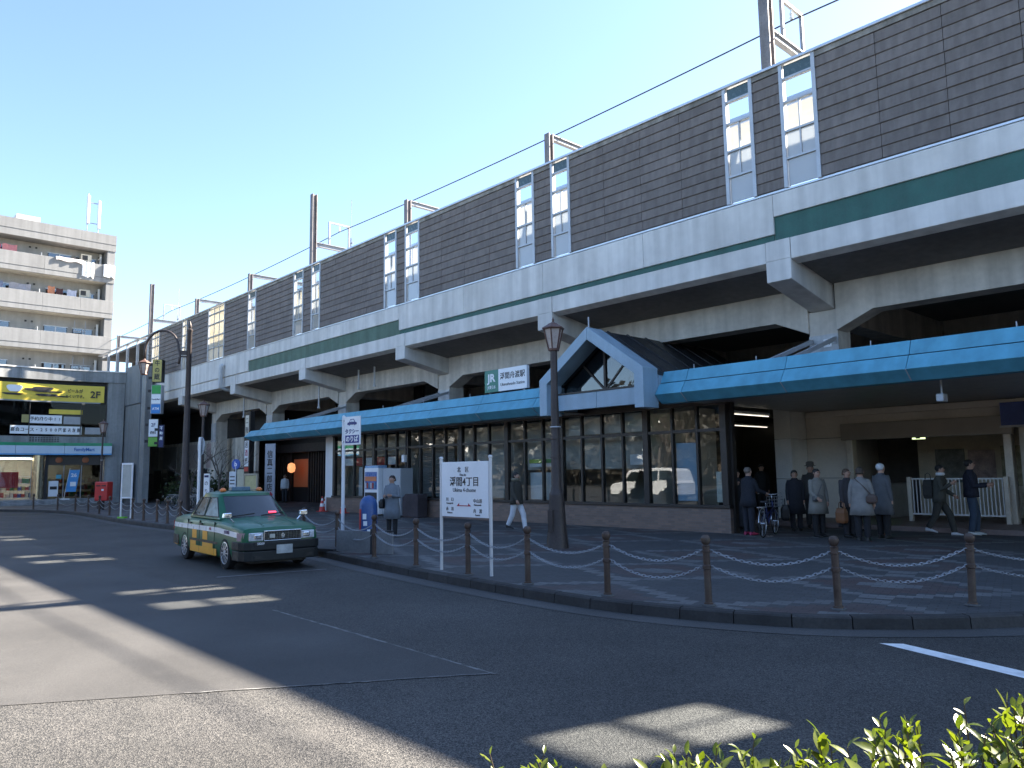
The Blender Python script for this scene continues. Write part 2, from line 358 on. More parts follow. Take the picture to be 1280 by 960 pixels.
# slab and girder
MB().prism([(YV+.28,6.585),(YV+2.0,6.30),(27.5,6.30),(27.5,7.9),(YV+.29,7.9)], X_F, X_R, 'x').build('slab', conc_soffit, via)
GY = 18.55
for a,b_ in zip(BX[:-1],BX[1:]):
    xa, xb = a-.36, b_+.36
    pr = [(xb,6.36),(xb,5.12),(xb+.9,5.52),(xa-.9,5.52),(xa,5.12),(xa,6.36)]
    MB().prism(pr, GY, GY+.6, 'y').build('girder', conc_beam, via, bevel=.01)
    MB().prism(pr, 26.2, 26.8, 'y').build('girder', conc_beam, via)
cladding = M('column steel jacket', (.46,.48,.50), .55, .2, var=.1, streak=.2)
for i,x in enumerate(BX):
    c = box('column', conc_beam, via, x-.36, x+.36, GY+.05, GY+.75, 3.86 if x>-41 else 0, 5.66)
    j = box('steel_jacket', cladding, c, x-.37, x+.37, GY+.03, GY+.05, 3.88, 5.05)
    box('column', conc_beam, via, x-.36, x+.36, 26.1, 26.9, 0, 6.3)
    box('transverse_beam', conc_beam, via, x-.3, x+.3, GY+.6, 26.2, 5.4, 6.29)
    if i == 2:
        box('number_plate', sign_white, c, x+.0, x+.2, GY+.012, GY+.028, 4.73, 4.93); text('S4', .15, inkblack, c, (x+.1,GY+.008,4.83), bold=.01)
        for px,pz in ((-.27,4.6),(-.18,4.5),(.27,4.85),(.2,4.5)): box('bolt_plate', steel_w, c, x+px-.05, x+px+.05, GY+.005, GY+.028, pz-.05, pz+.05)
box('sun_block_wall', conc_soffit, via, X_F, X_R, 27.0, 27.3, 0, 6.3)  # unseen wall added to keep sun from entering under the slab
# drain pipes under the beams
pipe = M('grey pipe', (.48,.50,.52), .5, var=.1)
MB().tube([(-41.0,YV-.1,7.75),(-41.05,YV-.2,7.72),(-41.1,YV-.2,7.5),(-41.1,YV-.2,6.55),(-41.1,YV+.1,6.46),(-41.1,YV+.8,6.42)], .12, 8).build('drain_pipe', pipe, via, smooth=R(50))
for x,z0 in ((-33.2,5.0),(-29.6,5.6),(-28.3,5.6),(-41.8,5.1)):
    MB().tube([(x,GY-.6,6.5),(x,GY-.6,z0)], .045, 6).lathe([(.07,-.08),(.07,0)], (x,GY-.6,z0), 6).build('hanging_conduit', pipe, via)

# ================================================================== platform wall on the viaduct
pw = thing('platform_wall', 'dark weathered platform wall with paired glazed bays on top of the viaduct', 'wall', (0,YV,8.22))
ZT = 3.06
bays = [(-.72,.1),(-8.28,-7.47),(-9.81,-9.07),(-15.92,-15.19),(-17.53,-16.74),(-23.8,-22.93),(-25.25,-24.45),(-31.25,-30.5),(-33.0,-32.1),(-38.1,-37.2),(-43.5,-41.2),(-47.6,-46.9),(-53.2,-51.8)]
rail = M('aluminium rail', (.55,.57,.60), .35, .7, var=.06)
box('top_rail', rail, pw, X_L, X_R, -.10, .12, ZT, ZT+.07, bevel=.01)
box('sill_rail', rail, pw, X_L, X_R, -.015, .10, .004, .05)
tealp = M('teal glazing', (.07,.11,.12), .25, var=.1)
for x0,x1 in bays:
    wf = bpy.data.objects.new('window_bay', None); COL.objects.link(wf); wf.parent = pw; wf.location = ((x0+x1)/2,0,0)
    h = (x1-x0)/2; nv = 2 if h<.7 else 3
    fr = MB()
    fr.box(-h-.04,-h+.05,-.06,.1,.05,ZT).box(h-.05,h+.04,-.06,.1,.05,ZT)
    for z in (.74,1.40,2.12,2.70): fr.box(-h+.05,h-.05,-.045,.06,z-.025,z+.025)
    yel = h>.7 or x0<-40
    rows = [(.05,.74,1,frost),(.74,1.40,2,frost),(1.40,2.12,2,clear_glass),(2.12,2.70,1,clear_glass),(2.70,ZT,1,tealp)] if not yel else [(.05,.74,nv,frost_y),(.74,1.4,nv,frost_y),(1.4,2.12,nv,frost_y),(2.12,ZT,nv,frost_y)]
    fr.build('frame', steel_w, wf)
    for z0,z1,n,mm in rows:
        for k in range(n):
            a = -h+.05+(2*h-.1)*k/n; b_ = -h+.05+(2*h-.1)*(k+1)/n
            if k: box('glazing_bar', steel_w, wf, a-.015, a+.015, -.03, .05, z0+.025, z1-.025)
            box('pane', mm, wf, a+.016, b_-.016, .0, .012, z0+.026, z1-.026)
# boards
unit = MB().prism([(-.002,0),(-.034,.012),(-.012,.25),(.03,.25),(.03,0)], -.5, .5, 'x').mesh('board', board_m)
trim = M('stained top trim', (.30,.28,.25), .8, var=.2, streak=.4)
spans = []
bs = sorted(bays)
xs = [X_L+12]+[v for b_ in bs for v in b_]+[X_R]
for k in range(0,len(xs),2):
    if xs[k+1]-xs[k] > .3: spans.append((xs[k]+.04, xs[k+1]-.04))
NR = 11; RH = 2.86/NR
nb = 0; far = MB()
for x0,x1 in sorted(spans, key=lambda s: -s[1]):
    n = max(1, round((x1-x0)/1.36)); wd = (x1-x0)/n
    for i in range(n):
        xc = x0+wd*(i+.5)
        vis = -33 < xc < -2.2
        for r_ in range(NR):
            if vis and nb < 296:
                inst('board', unit, pw, (xc,-.01+random.uniform(-.004,.004),.06+RH*r_), (random.uniform(-.006,.006),0,random.uniform(-.002,.002)), (wd-.012,1,RH/.25*.985)); nb += 1
            else:
                far.prism([(-.012,.06+RH*r_),(-.044,.072+RH*r_),(-.022,.05+RH*(r_+1)),(.02,.05+RH*(r_+1)),(.02,.06+RH*r_)], xc-wd/2+.008, xc+wd/2-.008, 'x')
    box('top_trim', trim, pw, x0, x1, -.05, .03, 2.93, ZT-.002)
    box('backing', dark, pw, x0, x1, .035, .06, .05, ZT)
fo = far.build('board', board_m, pw); fo['kind'] = 'stuff'
# the open stretch at the far left end
for x in (-54.2,-56.5,-58.8,-61.2,-63.5): box('post', steel_w, pw, x-.09, x+.09, -.05, .1, .05, ZT)
box('low_panel', frost, pw, -65.5, -54.3, .0, .02, .05, .9)
box('shade_backing', M('shade backing brown',(.05,.042,.036),.8,var=.2), pw, -66, -53.6, 2.4, 2.6, .02, 2.75)  # dark backing stands in for the shaded interior behind the posts
box('shelter_roof', conc_soffit, pw, -66, -53.6, .15, 2.6, 2.76, 2.9)
# platform behind it
plat = thing('platform_roof', 'cream ceiling of the platform roof behind the glazed bays', 'roof', (0,20.4,12.3))
cream = M('cream ceiling', (.74,.68,.52), .6, var=.08)
MB().prism([(0,.12),(0,0),(5.5,.5),(5.5,.62)], X_L+6, X_R, 'x').build('ceiling', cream, plat)
box('edge_trim', steel_w, plat, X_L+6, X_R, -.05, -.002, -.05, .2)
for x in BX: box('post', steel_w, plat, x-.1, x+.1, 4.0, 4.2, -4.4, .34)
pf = M('platform floor', (.42,.41,.39), .8, var=.1)
box('deck', pf, plat, X_L, X_R, -3.55, 6.6, -4.38, -4.2)

# ================================================================== overhead line
def pole_tall(x, top, label):
    t = thing('catenary_pole', label, 'pole', (x,YV+.33,8.0), group='overhead line poles')
    z = lambda q: q-8.0
    m = MB(); m.box(-.13,.13,-.12,-.09,0,z(top)).box(-.13,.13,.09,.12,0,z(top)).box(-.02,.02,-.09,.09,0,z(top)); m.build('pole', rust_steel, t)
    MB().box(-.08,.08,.12,9.6,z(12.42),z(12.45)).box(-.08,.08,.12,9.6,z(12.6),z(12.63)).box(-.015,.015,.12,9.6,z(12.45),z(12.6)).build('beam', steel, t)
    f = MB(); f.box(-.04,.04,.80,.88,z(12.63),z(13.78)).box(-.04,.04,1.86,1.94,z(12.63),z(13.78)).box(-.04,.04,.88,1.86,z(13.70),z(13.78)); f.build('wire_frame', steel, t)
    MB().lathe([(.03,0),(.06,.05),(.03,.1),(.06,.15),(.03,.2),(.01,.3)], (0,1.37,z(13.4)), 8).build('insulator', sign_white, t)
    return t
pole_tall(-8.75, 15.4, 'tall weathered steel catenary pole above the right paired windows')
pole_tall(-31.9, 14.93, 'tall catenary pole standing near the middle of the viaduct against the sky')
pole_tall(-54.9, 15.06, 'tall catenary pole furthest left, beyond the curved street lamp')
for x,l in ((-16.35,'short portal post with beam right of the viaduct middle, third bay from right'),(-24.2,'short portal post with beam just right of the middle tall catenary pole'),(-38.8,'short portal post with beam just left of the middle tall catenary pole'),(-46.4,'short portal post with beam above the curved street lamp'),(-62.3,'short portal post with beam at the far left end beside the apartments')):
    t = thing('portal_post', l, 'post', (x,YV+.33,8.0), group='overhead line portal posts')
    MB().box(-.11,.11,-.10,-.07,0,4.5).box(-.11,.11,.07,.10,0,4.5).box(-.02,.02,-.07,.07,0,4.5).build('post', rust_steel, t)
    MB().box(-.08,.08,.1,9.8,4.32,4.35).box(-.08,.08,.1,9.8,4.47,4.5).box(-.015,.015,.1,9.8,4.35,4.47).build('beam', steel, t)
wire = M('wire', (.05,.05,.055), .5, .5)
wp = []
sup = [15,-8.75,-31.9,-54.9,-75]
for a,b_ in zip(sup[:-1],sup[1:]):
    for k in range(12):
        u = k/12; wp.append((a+(b_-a)*u, 18.2, 13.38-.16*4*u*(1-u)))
tag(MB().tube(wp, .022, 5).build('overhead_wire', wire), 'thin dark overhead wire running along above the platform wall', 'wire')
for x,l in ((-33.0,'slim aerial mast beside the middle tall catenary pole'),(-57.5,'slim aerial mast left of the far catenary pole')):
    t = thing('antenna_mast', l, 'antenna', (x,19.5,8.0)); MB().tube([(0,0,0),(0,0,5.6)], .035, 5).tube([(0,0,5.6),(0,0,7.6)], .014, 4).build('mast', steel, t)
    MB().box(-.18,.18,-.02,.02,5.3,5.36).tube([(-.16,0,5.36),(-.16,0,6.1)], .012, 4).build('side_arm', steel, t)

# ================================================================== station building
YW = 17.2
st = thing('station_building', 'low glazed station front with brown frames on a tiled plinth below the viaduct', 'building', (0,0,0))
def tiles():
    m = bpy.data.materials.new('plinth tiles'); m.use_nodes = True; t = m.node_tree; b = t.nodes['Principled BSDF']; N = t.nodes.new; L = t.links.new
    tc = N('ShaderNodeTexCoord'); sx = N('ShaderNodeSeparateXYZ'); L(tc.outputs['Object'], sx.inputs[0]); cx = N('ShaderNodeCombineXYZ'); L(sx.outputs[0], cx.inputs[0]); L(sx.outputs[2], cx.inputs[1])
    br = N('ShaderNodeTexBrick'); br.inputs['Scale'].default_value = 1; br.inputs['Brick Width'].default_value = .22; br.inputs['Row Height'].default_value = .065; br.inputs['Mortar Size'].default_value = .005
    br.inputs['Color1'].default_value = (.23,.155,.12,1); br.inputs['Color2'].default_value = (.16,.115,.095,1); br.inputs['Mortar'].default_value = (.16,.14,.125,1); L(cx.outputs[0], br.inputs['Vector'])
    L(br.outputs['Color'], b.inputs['Base Color']); b.inputs['Roughness'].default_value = .55
    bp = N('ShaderNodeBump'); bp.inputs['Strength'].default_value = .5; bp.inputs['Distance'].default_value = .006; bp.invert = True; L(br.outputs['Fac'], bp.inputs['Height']); L(bp.outputs[0], b.inputs['Normal'])
    return m
tile_m = tiles()
for a,b_ in ((-31.0,-24.8),(-24.794,-16.5),(-16.494,-10.62)): box('plinth', tile_m, st, a, b_, YW, YW+.3, .1, .745)
MX = [-30.35,-28.7,-27.94,-27.13,-26.28,-25.5,-24.74,-23.89,-23.1,-22.34,-21.42,-20.69,-19.9,-18.97,-18.11,-17.28,-16.45,-15.61,-14.81,-14.03,-13.19,-12.31,-11.52,-10.72]
THICK = {0,3,6,10,13,16,20,23}
for i,x in enumerate(MX):
    h = .09 if i in THICK else .033
    box('mullion', frame_brown, st, x-h, x+h, YW-.03 if i in THICK else YW-.01, YW+.12, .83, 3.40, bevel=.006)
box('sill', frame_brown, st, -30.5, -10.6, YW-.05, YW+.16, .75, .827, bevel=.008)
box('head_rail', frame_brown, st, -30.5, -10.6, YW-.02, YW+.14, 3.405, 3.6)
for i in range(len(MX)-1):
    a = MX[i]+(.09 if i in THICK else .033)+.002; b_ = MX[i+1]-(.09 if i+1 in THICK else .033)-.002
    box('transom', frame_brown, st, a, b_, YW-.005, YW+.1, 2.72, 2.80)
    for z0,z1 in ((.83,2.718),(2.802,3.402)):
        p = box('pane', shop_glass, st, a, b_, YW+.045, YW+.055, z0, z1)
# interior
inwall = M('interior wall', (.52,.50,.46), .8, var=.08)
infloor = M('interior floor', (.13,.12,.115), .6, var=.1)
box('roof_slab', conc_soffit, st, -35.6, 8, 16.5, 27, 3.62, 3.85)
box('interior_wall', inwall, st, -31, -13.2, 20.6, 20.75, .13, 3.6)
box('end_post', frame_brown, st, -10.75, -10.56, YW+.14, YW+.3, .10, 3.6)
box('end_wall', white, st, -31.15, -30.46, YW+.02, YW+.2, .10, 3.6)
box('end_wall', inwall, st, -31.15, -31.0, YW+.21, 20.6, .10, 3.6)
for x in (-24.8,-18.9,-13.2): box('partition', inwall, st, x-.06, x+.06, YW+.2, 20.6, .13, 3.6)
shut = M('shutter slats', (.33,.33,.32), .5, .3, var=.08)
sl = MB()
for k in range(30): sl.prism([(YW+.5,.85+k*.08),(YW+.47,.89+k*.08),(YW+.5,.925+k*.08)], -24.6, -22.4, 'x')
sl.build('roller_shutter', shut, st)
blind_or_screen = M('pale blind', (.70,.72,.72), .8, var=.06)
for a,b_,z0,z1,mm in ((-18.05,-16.6,.86,1.72,blind_or_screen),(-16.3,-13.3,2.84,3.38,blind_or_screen),(-22.3,-19.1,.86,3.35,inwall),(-28.6,-26.4,.85,2.05,blind_or_screen),(-22.2,-21.6,.9,1.6,blind_or_screen),(-18.7,-13.4,1.8,3.36,inwall),(-30.2,-25.0,2.5,3.36,inwall)):
    box('blind_or_screen', mm, st, a, b_, YW+(.2 if mm is blind_or_screen else .55), YW+(.22 if mm is blind_or_screen else .57), z0, z1)  # blinds, plus wall-toned screens added to make the glass look paler
for a,b_,z0,z1,mm in ((-18.05,-17.4,2.02,2.14,M('lime sticker',(.35,.5,.08),.5)),(-17.38,-16.6,2.02,2.14,M('green sticker',(.06,.35,.12),.5)),(-18.05,-16.6,1.9,2.0,sign_white)):
    box('window_sticker', mm, st, a, b_, YW+.16, YW+.17, z0, z1)
paleblue = M('pale blue poster', (.32,.45,.58), .5, var=.06)
box('poster', paleblue, st, -12.24, -11.62, YW+.09, YW+.1, .92, 2.45)
nt_m = M('notice paper', (.62,.60,.52), .6, var=.15, scale=14)
box('notice', nt_m, st, -11.02, -10.84, YW+.06, YW+.07, .9, 1.68)
box('notice', sign_white, st, -14.0,-13.55, YW+.3, YW+.31, 1.9, 2.2)
band = thing('red_banner', 'red and white banner strip hung behind the left station windows', 'banner', (-28,YW+.35,2.28))
box('cloth', red, band, -2.2, 2.2, 0, .01, -.17, .17)
for x in (-1.6,-.1,1.7): box('white_block', sign_white, band, x-.45, x+.45, -.006, -.002, -.16, .16)
# entrance to the right of the glazed front
fl2 = M('red brown floor tile', (.20,.145,.13), .6, var=.15, scale=3)
tilewall = M('beige tile wall', (.74,.69,.61), .55, var=.06, scale=1.2)
tilepale = M('pale pillar tile', (.70,.71,.70), .5, var=.06)
box('entrance_step', fl2, st, -16, 8, 20.5, 27, .10, .25, bevel=.01)
for z0,z1 in ((.25,1.42),(1.432,2.62),(2.632,3.6)): box('pillar', tilepale, st, -11.82, -11.28, 21.8, 22.8, z0, z1, bevel=.01)
box('entrance_wall', tilewall, st, -11.28, -10.0, 22.8, 23.0, .25, 3.6)
for z in (1.43,2.63): box('tile_joint', dark, st, -11.27, -10.01, 22.793, 22.799, z-.006, z+.006)
box('entrance_wall', tilewall, st, -10.0, -5.9, 22.8, 23.0, 2.56, 3.6)
box('entrance_wall', tilewall, st, -5.62, 8, 22.8, 23.0, .25, 3.6)
box('cornice', tilewall, st, -11.2, 8, 22.62, 22.79, 3.26, 3.43, bevel=.01)
box('shutter_box', M('shutter box', (.36,.33,.29), .5, .2, var=.06), st, -10.12, -5.72, 22.58, 22.79, 2.54, 3.02, bevel=.01)
for x in (-9.92,-5.86): box('door_jamb', M('beige metal', (.60,.55,.47), .45, .3), st, x-.09, x+.09, 22.66, 22.95, .25, 2.54, bevel=.008)
box('concourse_wall', M('concourse wall', (.60,.54,.42), .7, var=.1), st, -9.0, -4, 25.4, 25.5, .25, 3.4)
box('concourse_wall', inwall, st, -10.9, -10.8, 23.0, 26.9, .25, 3.4)
for a,b_,z0,z1,c in ((-8.5,-7.7,1.25,2.25,(.16,.17,.15)),(-7.6,-6.9,1.35,2.2,(.40,.30,.27)),(-6.75,-5.7,1.15,2.3,(.38,.36,.22))):
    box('wall_poster', M('poster %.2f'%a, c, .5, var=.35, scale=5), st, a, b_, 25.37, 25.395, z0, z1)
gate = thing('ticket_gate', 'automatic ticket gate with red and green lights inside the entrance', 'ticket gate', (-9.3,24.2,.25))
box('cabinet', M('gate steel', (.35,.36,.36), .4, .5), gate, -.15, .15, -.9, .9, 0, 1.0, bevel=.02)
box('indicator', emission('gate green', (.1,.8,.2), 1.2), gate, -.10, .10, -.91, -.903, .55, .75); box('stop_lamp', emission('gate red', (1,.1,.05), 2), gate, .02, .10, -.91, -.903, .85, .9)
ex = thing('exit_sign', 'small lit exit sign hanging in the station entrance', 'sign', (-8.45,24.0,2.52))
box('case', M('exit case', (.5,.52,.5), .5), ex, -.2, .2, 0, .07, 0, .16); box('face', emission('exit face', (.75,.9,.45), 1.1), ex, -.18, .18, -.006, -.002, .015, .145)
box('pictogram', M('exit green', (.02,.25,.08), .5), ex, -.08, .04, -.012, -.008, .03, .13); MB().tube([(0,.03,.16),(0,.03,.9)], .012, 5).build('hanger', steel, ex)
# white gate railing
rl = thing('white_railing', 'white barred railing across the station entrance', 'railing', (-7.1,22.55,.25))
MB().box(-1.12,1.12,-.02,.02,1.13,1.17).box(-1.12,1.12,-.02,.02,.18,.22).build('rail', white, rl)
for k in range(25): x = -1.08+2.16*k/24; MB().box(x-.011,x+.011,-.011,.011,.22,1.13).build('bar', white, rl)
for x in (-1.17,1.17): box('post', MATS['beige metal'], rl, x-.05, x+.05, -.05, .05, 0, 1.2)
bs_ = thing('blue_sign', 'plain blue sign board above the right edge of the entrance', 'sign', (-5.2,22.55,2.72))
box('panel', M('sign blue', (.05,.10,.34), .4), bs_, -.72, 1.2, -.05, .03, .03, .62); box('trim', steel_w, bs_, -.76, 1.24, -.04, .03, -.02, .03)
vb = thing('timetable_board', 'pale timetable board at the right edge of the entrance', 'board', (-4.9,22.5,.25))
box('panel', sign_white, vb, -.55, 1, 0, .06, .3, 2.3)
for k in range(6): box('printed_row', inkblack, vb, -.45, .6, -.006, -.002, .7+k*.24, .8+k*.24)
# fluorescent tubes and dark corridor left of the pillar
for a,y0,y1 in ((-11.7,19.4,21.3),(-14.8,24.2,26.8)):
    t = thing('ceiling_lamp', 'lit fluorescent tube in the dark entrance passage, '+('front' if a>-13 else 'rear')+' one', 'lamp', (a,(y0+y1)/2,3.3), group='passage ceiling lamps')
    MB().tube([(0,-(y1-y0)/2,0),(0,(y1-y0)/2,0)], .013, 6).build('tube', tube_light, t); box('batten', white, t, -.05, .05, -(y1-y0)/2, (y1-y0)/2, .03, .1)
    for q in (-1,1): box('hanger', steel, t, -.01, .01, q-.01, q+.01, .1, .32)
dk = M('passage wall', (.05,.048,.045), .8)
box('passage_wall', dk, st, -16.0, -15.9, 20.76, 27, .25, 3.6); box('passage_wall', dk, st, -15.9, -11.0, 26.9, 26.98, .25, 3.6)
ysn = thing('yellow_notice', 'dim yellow green sign deep inside the dark entrance passage', 'sign', (-12.9,24.2,2.2)); box('face', emission('dim yellow', (.30,.32,.04), .25), ysn, -.2, .2, 0, .04, 0, .3); MB().tube([(0,.02,.3),(0,.02,1.4)], .01, 5).build('hanger', steel, ysn)

# ================================================================== canopy
sof = M('canopy soffit', (.42,.40,.37), .45, .2, var=.08)
def canopy(name, label, x0, x1, seams, hip=False):
    t = thing(name, label, 'canopy', (0,0,0))
    s_ = sorted([x0]+[s for s in seams if x0+.3<s<x1-.3]+[x1])
    low = [(16.02,3.42),(15.74,3.64),(15.95,3.93),(16.32,3.93),(16.32,3.42)]
    upp = [(15.975,3.95),(16.12,4.25),(16.32,4.25),(16.32,3.95)]
    for i,(a,b_) in enumerate(zip(s_[:-1],s_[1:])):
        if hip and i==0:
            MB().loft([[(a+(y-15.74)*1.6,y,z) for y,z in low],[(b_-.006,y,z) for y,z in low]]).build('fascia_panel', blue, t, bevel=.006)
            MB().loft([[(a+.9+(y-15.74)*1.6,y,z) for y,z in upp],[(b_-.006,y,z) for y,z in upp]]).build('upper_panel', blue, t, bevel=.006)
        else:
            MB().prism(low, a+.006, b_-.006, 'x').build('fascia_panel', blue, t, bevel=.006)
            MB().prism(upp, a+.006, b_-.006, 'x').build('upper_panel', blue, t, bevel=.006)
        if i: MB().tube([(a,15.995,3.43),(a,15.735,3.635)], .012, 4).build('joint_strip', steel_w, t)
        x = (a+b_)/2+.5; MB().tube([(x,16.2,4.25),(x,16.2,4.36)], .012, 4).build('stud', steel_w, t)
    box('groove_back', black, t, x0+.8, x1, 16.05, 16.3, 3.925, 3.955)
    box('soffit', sof, t, x0+.5, x1, 16.04, 22.78 if x0>-14 else YW-.03, 3.45, 3.48)
    return t
SE = [-10.95+2.63*k for k in range(-11,8)]
canopy('station_canopy', 'long left section of the blue metal canopy over the shop front', -36.6, -15.46, SE, True)
canopy('station_canopy', 'right section of the blue metal canopy over the station entrance', -11.74, 6.5, SE)
for x in BX[1:6]:
    for dx in (-.3,.3):
        if -35<x+dx: tag(MB().bar((x+dx,GY+.02,4.92),(x+dx,16.34,4.22),.07,.10).build('canopy_brace', steel_w), 'pale steel brace from the %s column down to the canopy, %s of its pair' % ({-.85:'far right',-8.6:'S4',-16.35:'gable side',-24.2:'third',-32.1:'leftmost'}[x], 'left' if dx<0 else 'right'), 'brace', 'canopy braces')
cc = thing('security_camera', 'small white camera hanging from the right canopy edge', 'camera', (-5.35,16.6,3.45)); MB().tube([(0,0,0),(0,0,-.28)], .018, 6).build('stem', steel_w, cc); box('housing', steel_w, cc, -.07, .07, -.14, .12, -.44, -.28, bevel=.02)

# ================================================================== gable
gx, gy = -13.6, 15.3
gb = thing('gable_porch', 'grey blue pointed gable with glazed triangle rising through the canopy', 'porch', (gx,gy,0))
for s_ in (-1,1):
    pl = [(s_*x,z) for x,z in ((1.85,3.31),(1.85,4.33),(.004,5.62),(.004,5.27),(1.56,4.19),(1.56,3.31))]
    MB().prism(pl, 0, .62, 'y').build('gable_trim', gable_blue, gb, bevel=.012)
    MB().add([(s_*1.9,.6,4.25),(0,.6,5.58),(0,6,5.58),(s_*1.9,6,4.25),(s_*1.9,.6,4.15),(0,.6,5.48),(0,6,5.48),(s_*1.9,6,4.15)],[(0,1,2,3),(4,7,6,5),(0,3,7,4),(0,4,5,1),(3,2,6,7)]).build('roof_slope', M('dark roofing',(.035,.037,.042),.5,.2,var=.2), gb)
    for k in range(6): y = .9+k*.85; MB().bar((s_*1.9,y,4.27),(0,y,5.6),.03,.03).build('roof_seam', dark, gb)
    box('beam_panel', gable_blue, gb, min(0,s_*1.555)+.004, max(0,s_*1.555)-.004, .34, .5, 3.44, 3.88, bevel=.008)
    box('cheek', gable_blue, gb, s_*1.87-.02, s_*1.87+.02, .62, 1.6, 3.5, 4.2)
box('beam_cap', frame_brown, gb, -1.555, 1.555, .32, .75, 3.885, 3.93)
MB().tube([(0,.1,5.6),(0,.1,5.9)], .02, 5).build('finial', steel_w, gb)
gz = lambda x: 5.26-abs(x)*.693
box('king_post', frame_brown, gb, -.035, .035, .70, .78, 3.93, 5.2)
gg = glass('gable glass', (.45,.48,.48), .03, ior=1.4)
for s_ in (-1,1):
    MB().bar((s_*.05,.74,3.98),(s_*.78,.74,gz(.78)-.03),.06,.05).build('diagonal_bar', frame_brown, gb)
    MB().prism([(s_*.02,3.93),(s_*1.56,3.93),(s_*1.56,gz(1.56)),(s_*.78,gz(.78))], .735, .742, 'y').build('pane', gg, gb)
    MB().prism([(s_*.02,3.93),(s_*.78,gz(.78)),(s_*.02,5.25)], .745, .752, 'y').build('pane', gg, gb)
MB().prism([(-1.5,3.9),(1.5,3.9),(1.5,4.1),(0,5.1),(-1.5,4.1)], 1.2, 1.25, 'y').build('pale_backing', M('pale gable backing',(.62,.63,.62),.8), gb)  # pale backing added so the gable glass shows light grey

# ================================================================== station name sign on the canopy
js = thing('station_sign', 'white and green railway station name sign standing on the blue canopy', 'sign', (-17.95,16.28,4.33))
jgreen = M('sign green', (.035,.20,.145), .4, var=.04)
box('green_field', jgreen, js, -1.0, -.33, -.03, .08, 0, .72); box('white_field', sign_white, js, -.328, 1.0, -.03, .08, 0, .72)
text('JR', .36, sign_white, js, (-.665,-.034,.45), bold=.03, sx=1.15); text('JR東日本', .13, sign_white, js, (-.66,-.034,.15), bold=.01, sx=.8)
text('浮間舟渡駅', .235, inkblack, js, (.34,-.034,.46), bold=.008); text('Ukimafunado Station', .135, inkblack, js, (.34,-.034,.2), bold=.004)
for x in (-.8,.8): MB().tube([(x,.03,0),(x,.03,-.1)], .03, 6).build('foot', steel, js)

# ================================================================== shop front under the left end of the canopy
sh = thing('restaurant_front', 'dark wooden restaurant front with warm lamp under the left canopy end', 'shop front', (-35,22.0,.13))
wood = M('dark slats', (.035,.026,.022), .6, var=.2, rnd=.2)
box('back_panel', M('shop dark',(.02,.016,.014),.8), sh, -12, 4.0, .5, .6, 0, 6.0)
for k in range(50):
    x = -11.4+k*.3
    if not (-9.6<x<-7.4): box('slat', wood, sh, x-.05, x+.05, .2, .3, 0, 3.3)
box('counter', M('warm wood',(.30,.15,.05),.5), sh, .9, 3.6, -.2, .2, .85, .95); box('counter_front', wood, sh, .9, 3.6, -.15, .15, 0, .848)
box('lintel_sign', M('orange board',(.42,.20,.06),.5), sh, 1.7, 2.5, -.3, -.2, 2.5, 2.9)
wl = thing('warm_lamp', 'glowing warm lantern above the counter inside the restaurant front', 'lamp', (-43.4,21.7,1.9))
MB().lathe([(.05,0),(.2,.08),(.24,.3),(.2,.52),(.05,.6)], (0,0,0), 12).build('shade', emission('warm glow', (1,.40,.16), .6), wl, smooth=True); MB().tube([(0,0,.6),(0,0,1.7)], .01, 5).build('cord', black, wl)
box('side_wall', white, sh, 3.1, 3.8, -4.0, -3.9, 0, 3.35)
box('side_wall', inwall, sh, 3.7, 3.8, -3.9, .5, 0, 3.35)
box('lintel', wood, sh, -12, 3.1, -.2, .2, 3.0, 3.5)
box('glowing_opening', emission('warm dim',(.6,.16,.06),.012), sh, -9.5, -7.6, .42, .48, .9, 2.6)
# dim row of buildings seen below the far part of the viaduct
un = thing('low_building', 'pale low building wall in the shade beneath the far viaduct', 'building', (-64,19.7,.13))
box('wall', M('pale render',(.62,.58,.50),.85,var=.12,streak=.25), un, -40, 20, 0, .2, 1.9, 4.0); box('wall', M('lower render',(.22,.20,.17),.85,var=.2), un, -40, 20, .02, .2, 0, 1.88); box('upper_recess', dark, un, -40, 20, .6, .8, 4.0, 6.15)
for k in range(10): x = -10+k*3; w_ = box('window', dark, un, x, x+1.6, -.02, .019, .4, 2.1); box('frame', steel, w_, x-.05, x+1.65, -.05, -.021, 2.1, 2.16)
for k in range(3): box('panel', M('pale shutter %d'%k,(.36+.04*k,.35,.33),.8,var=.1), un, 4+k*4.2, 6.8+k*4.2, -.04, -.002, 2.2, 3.8)

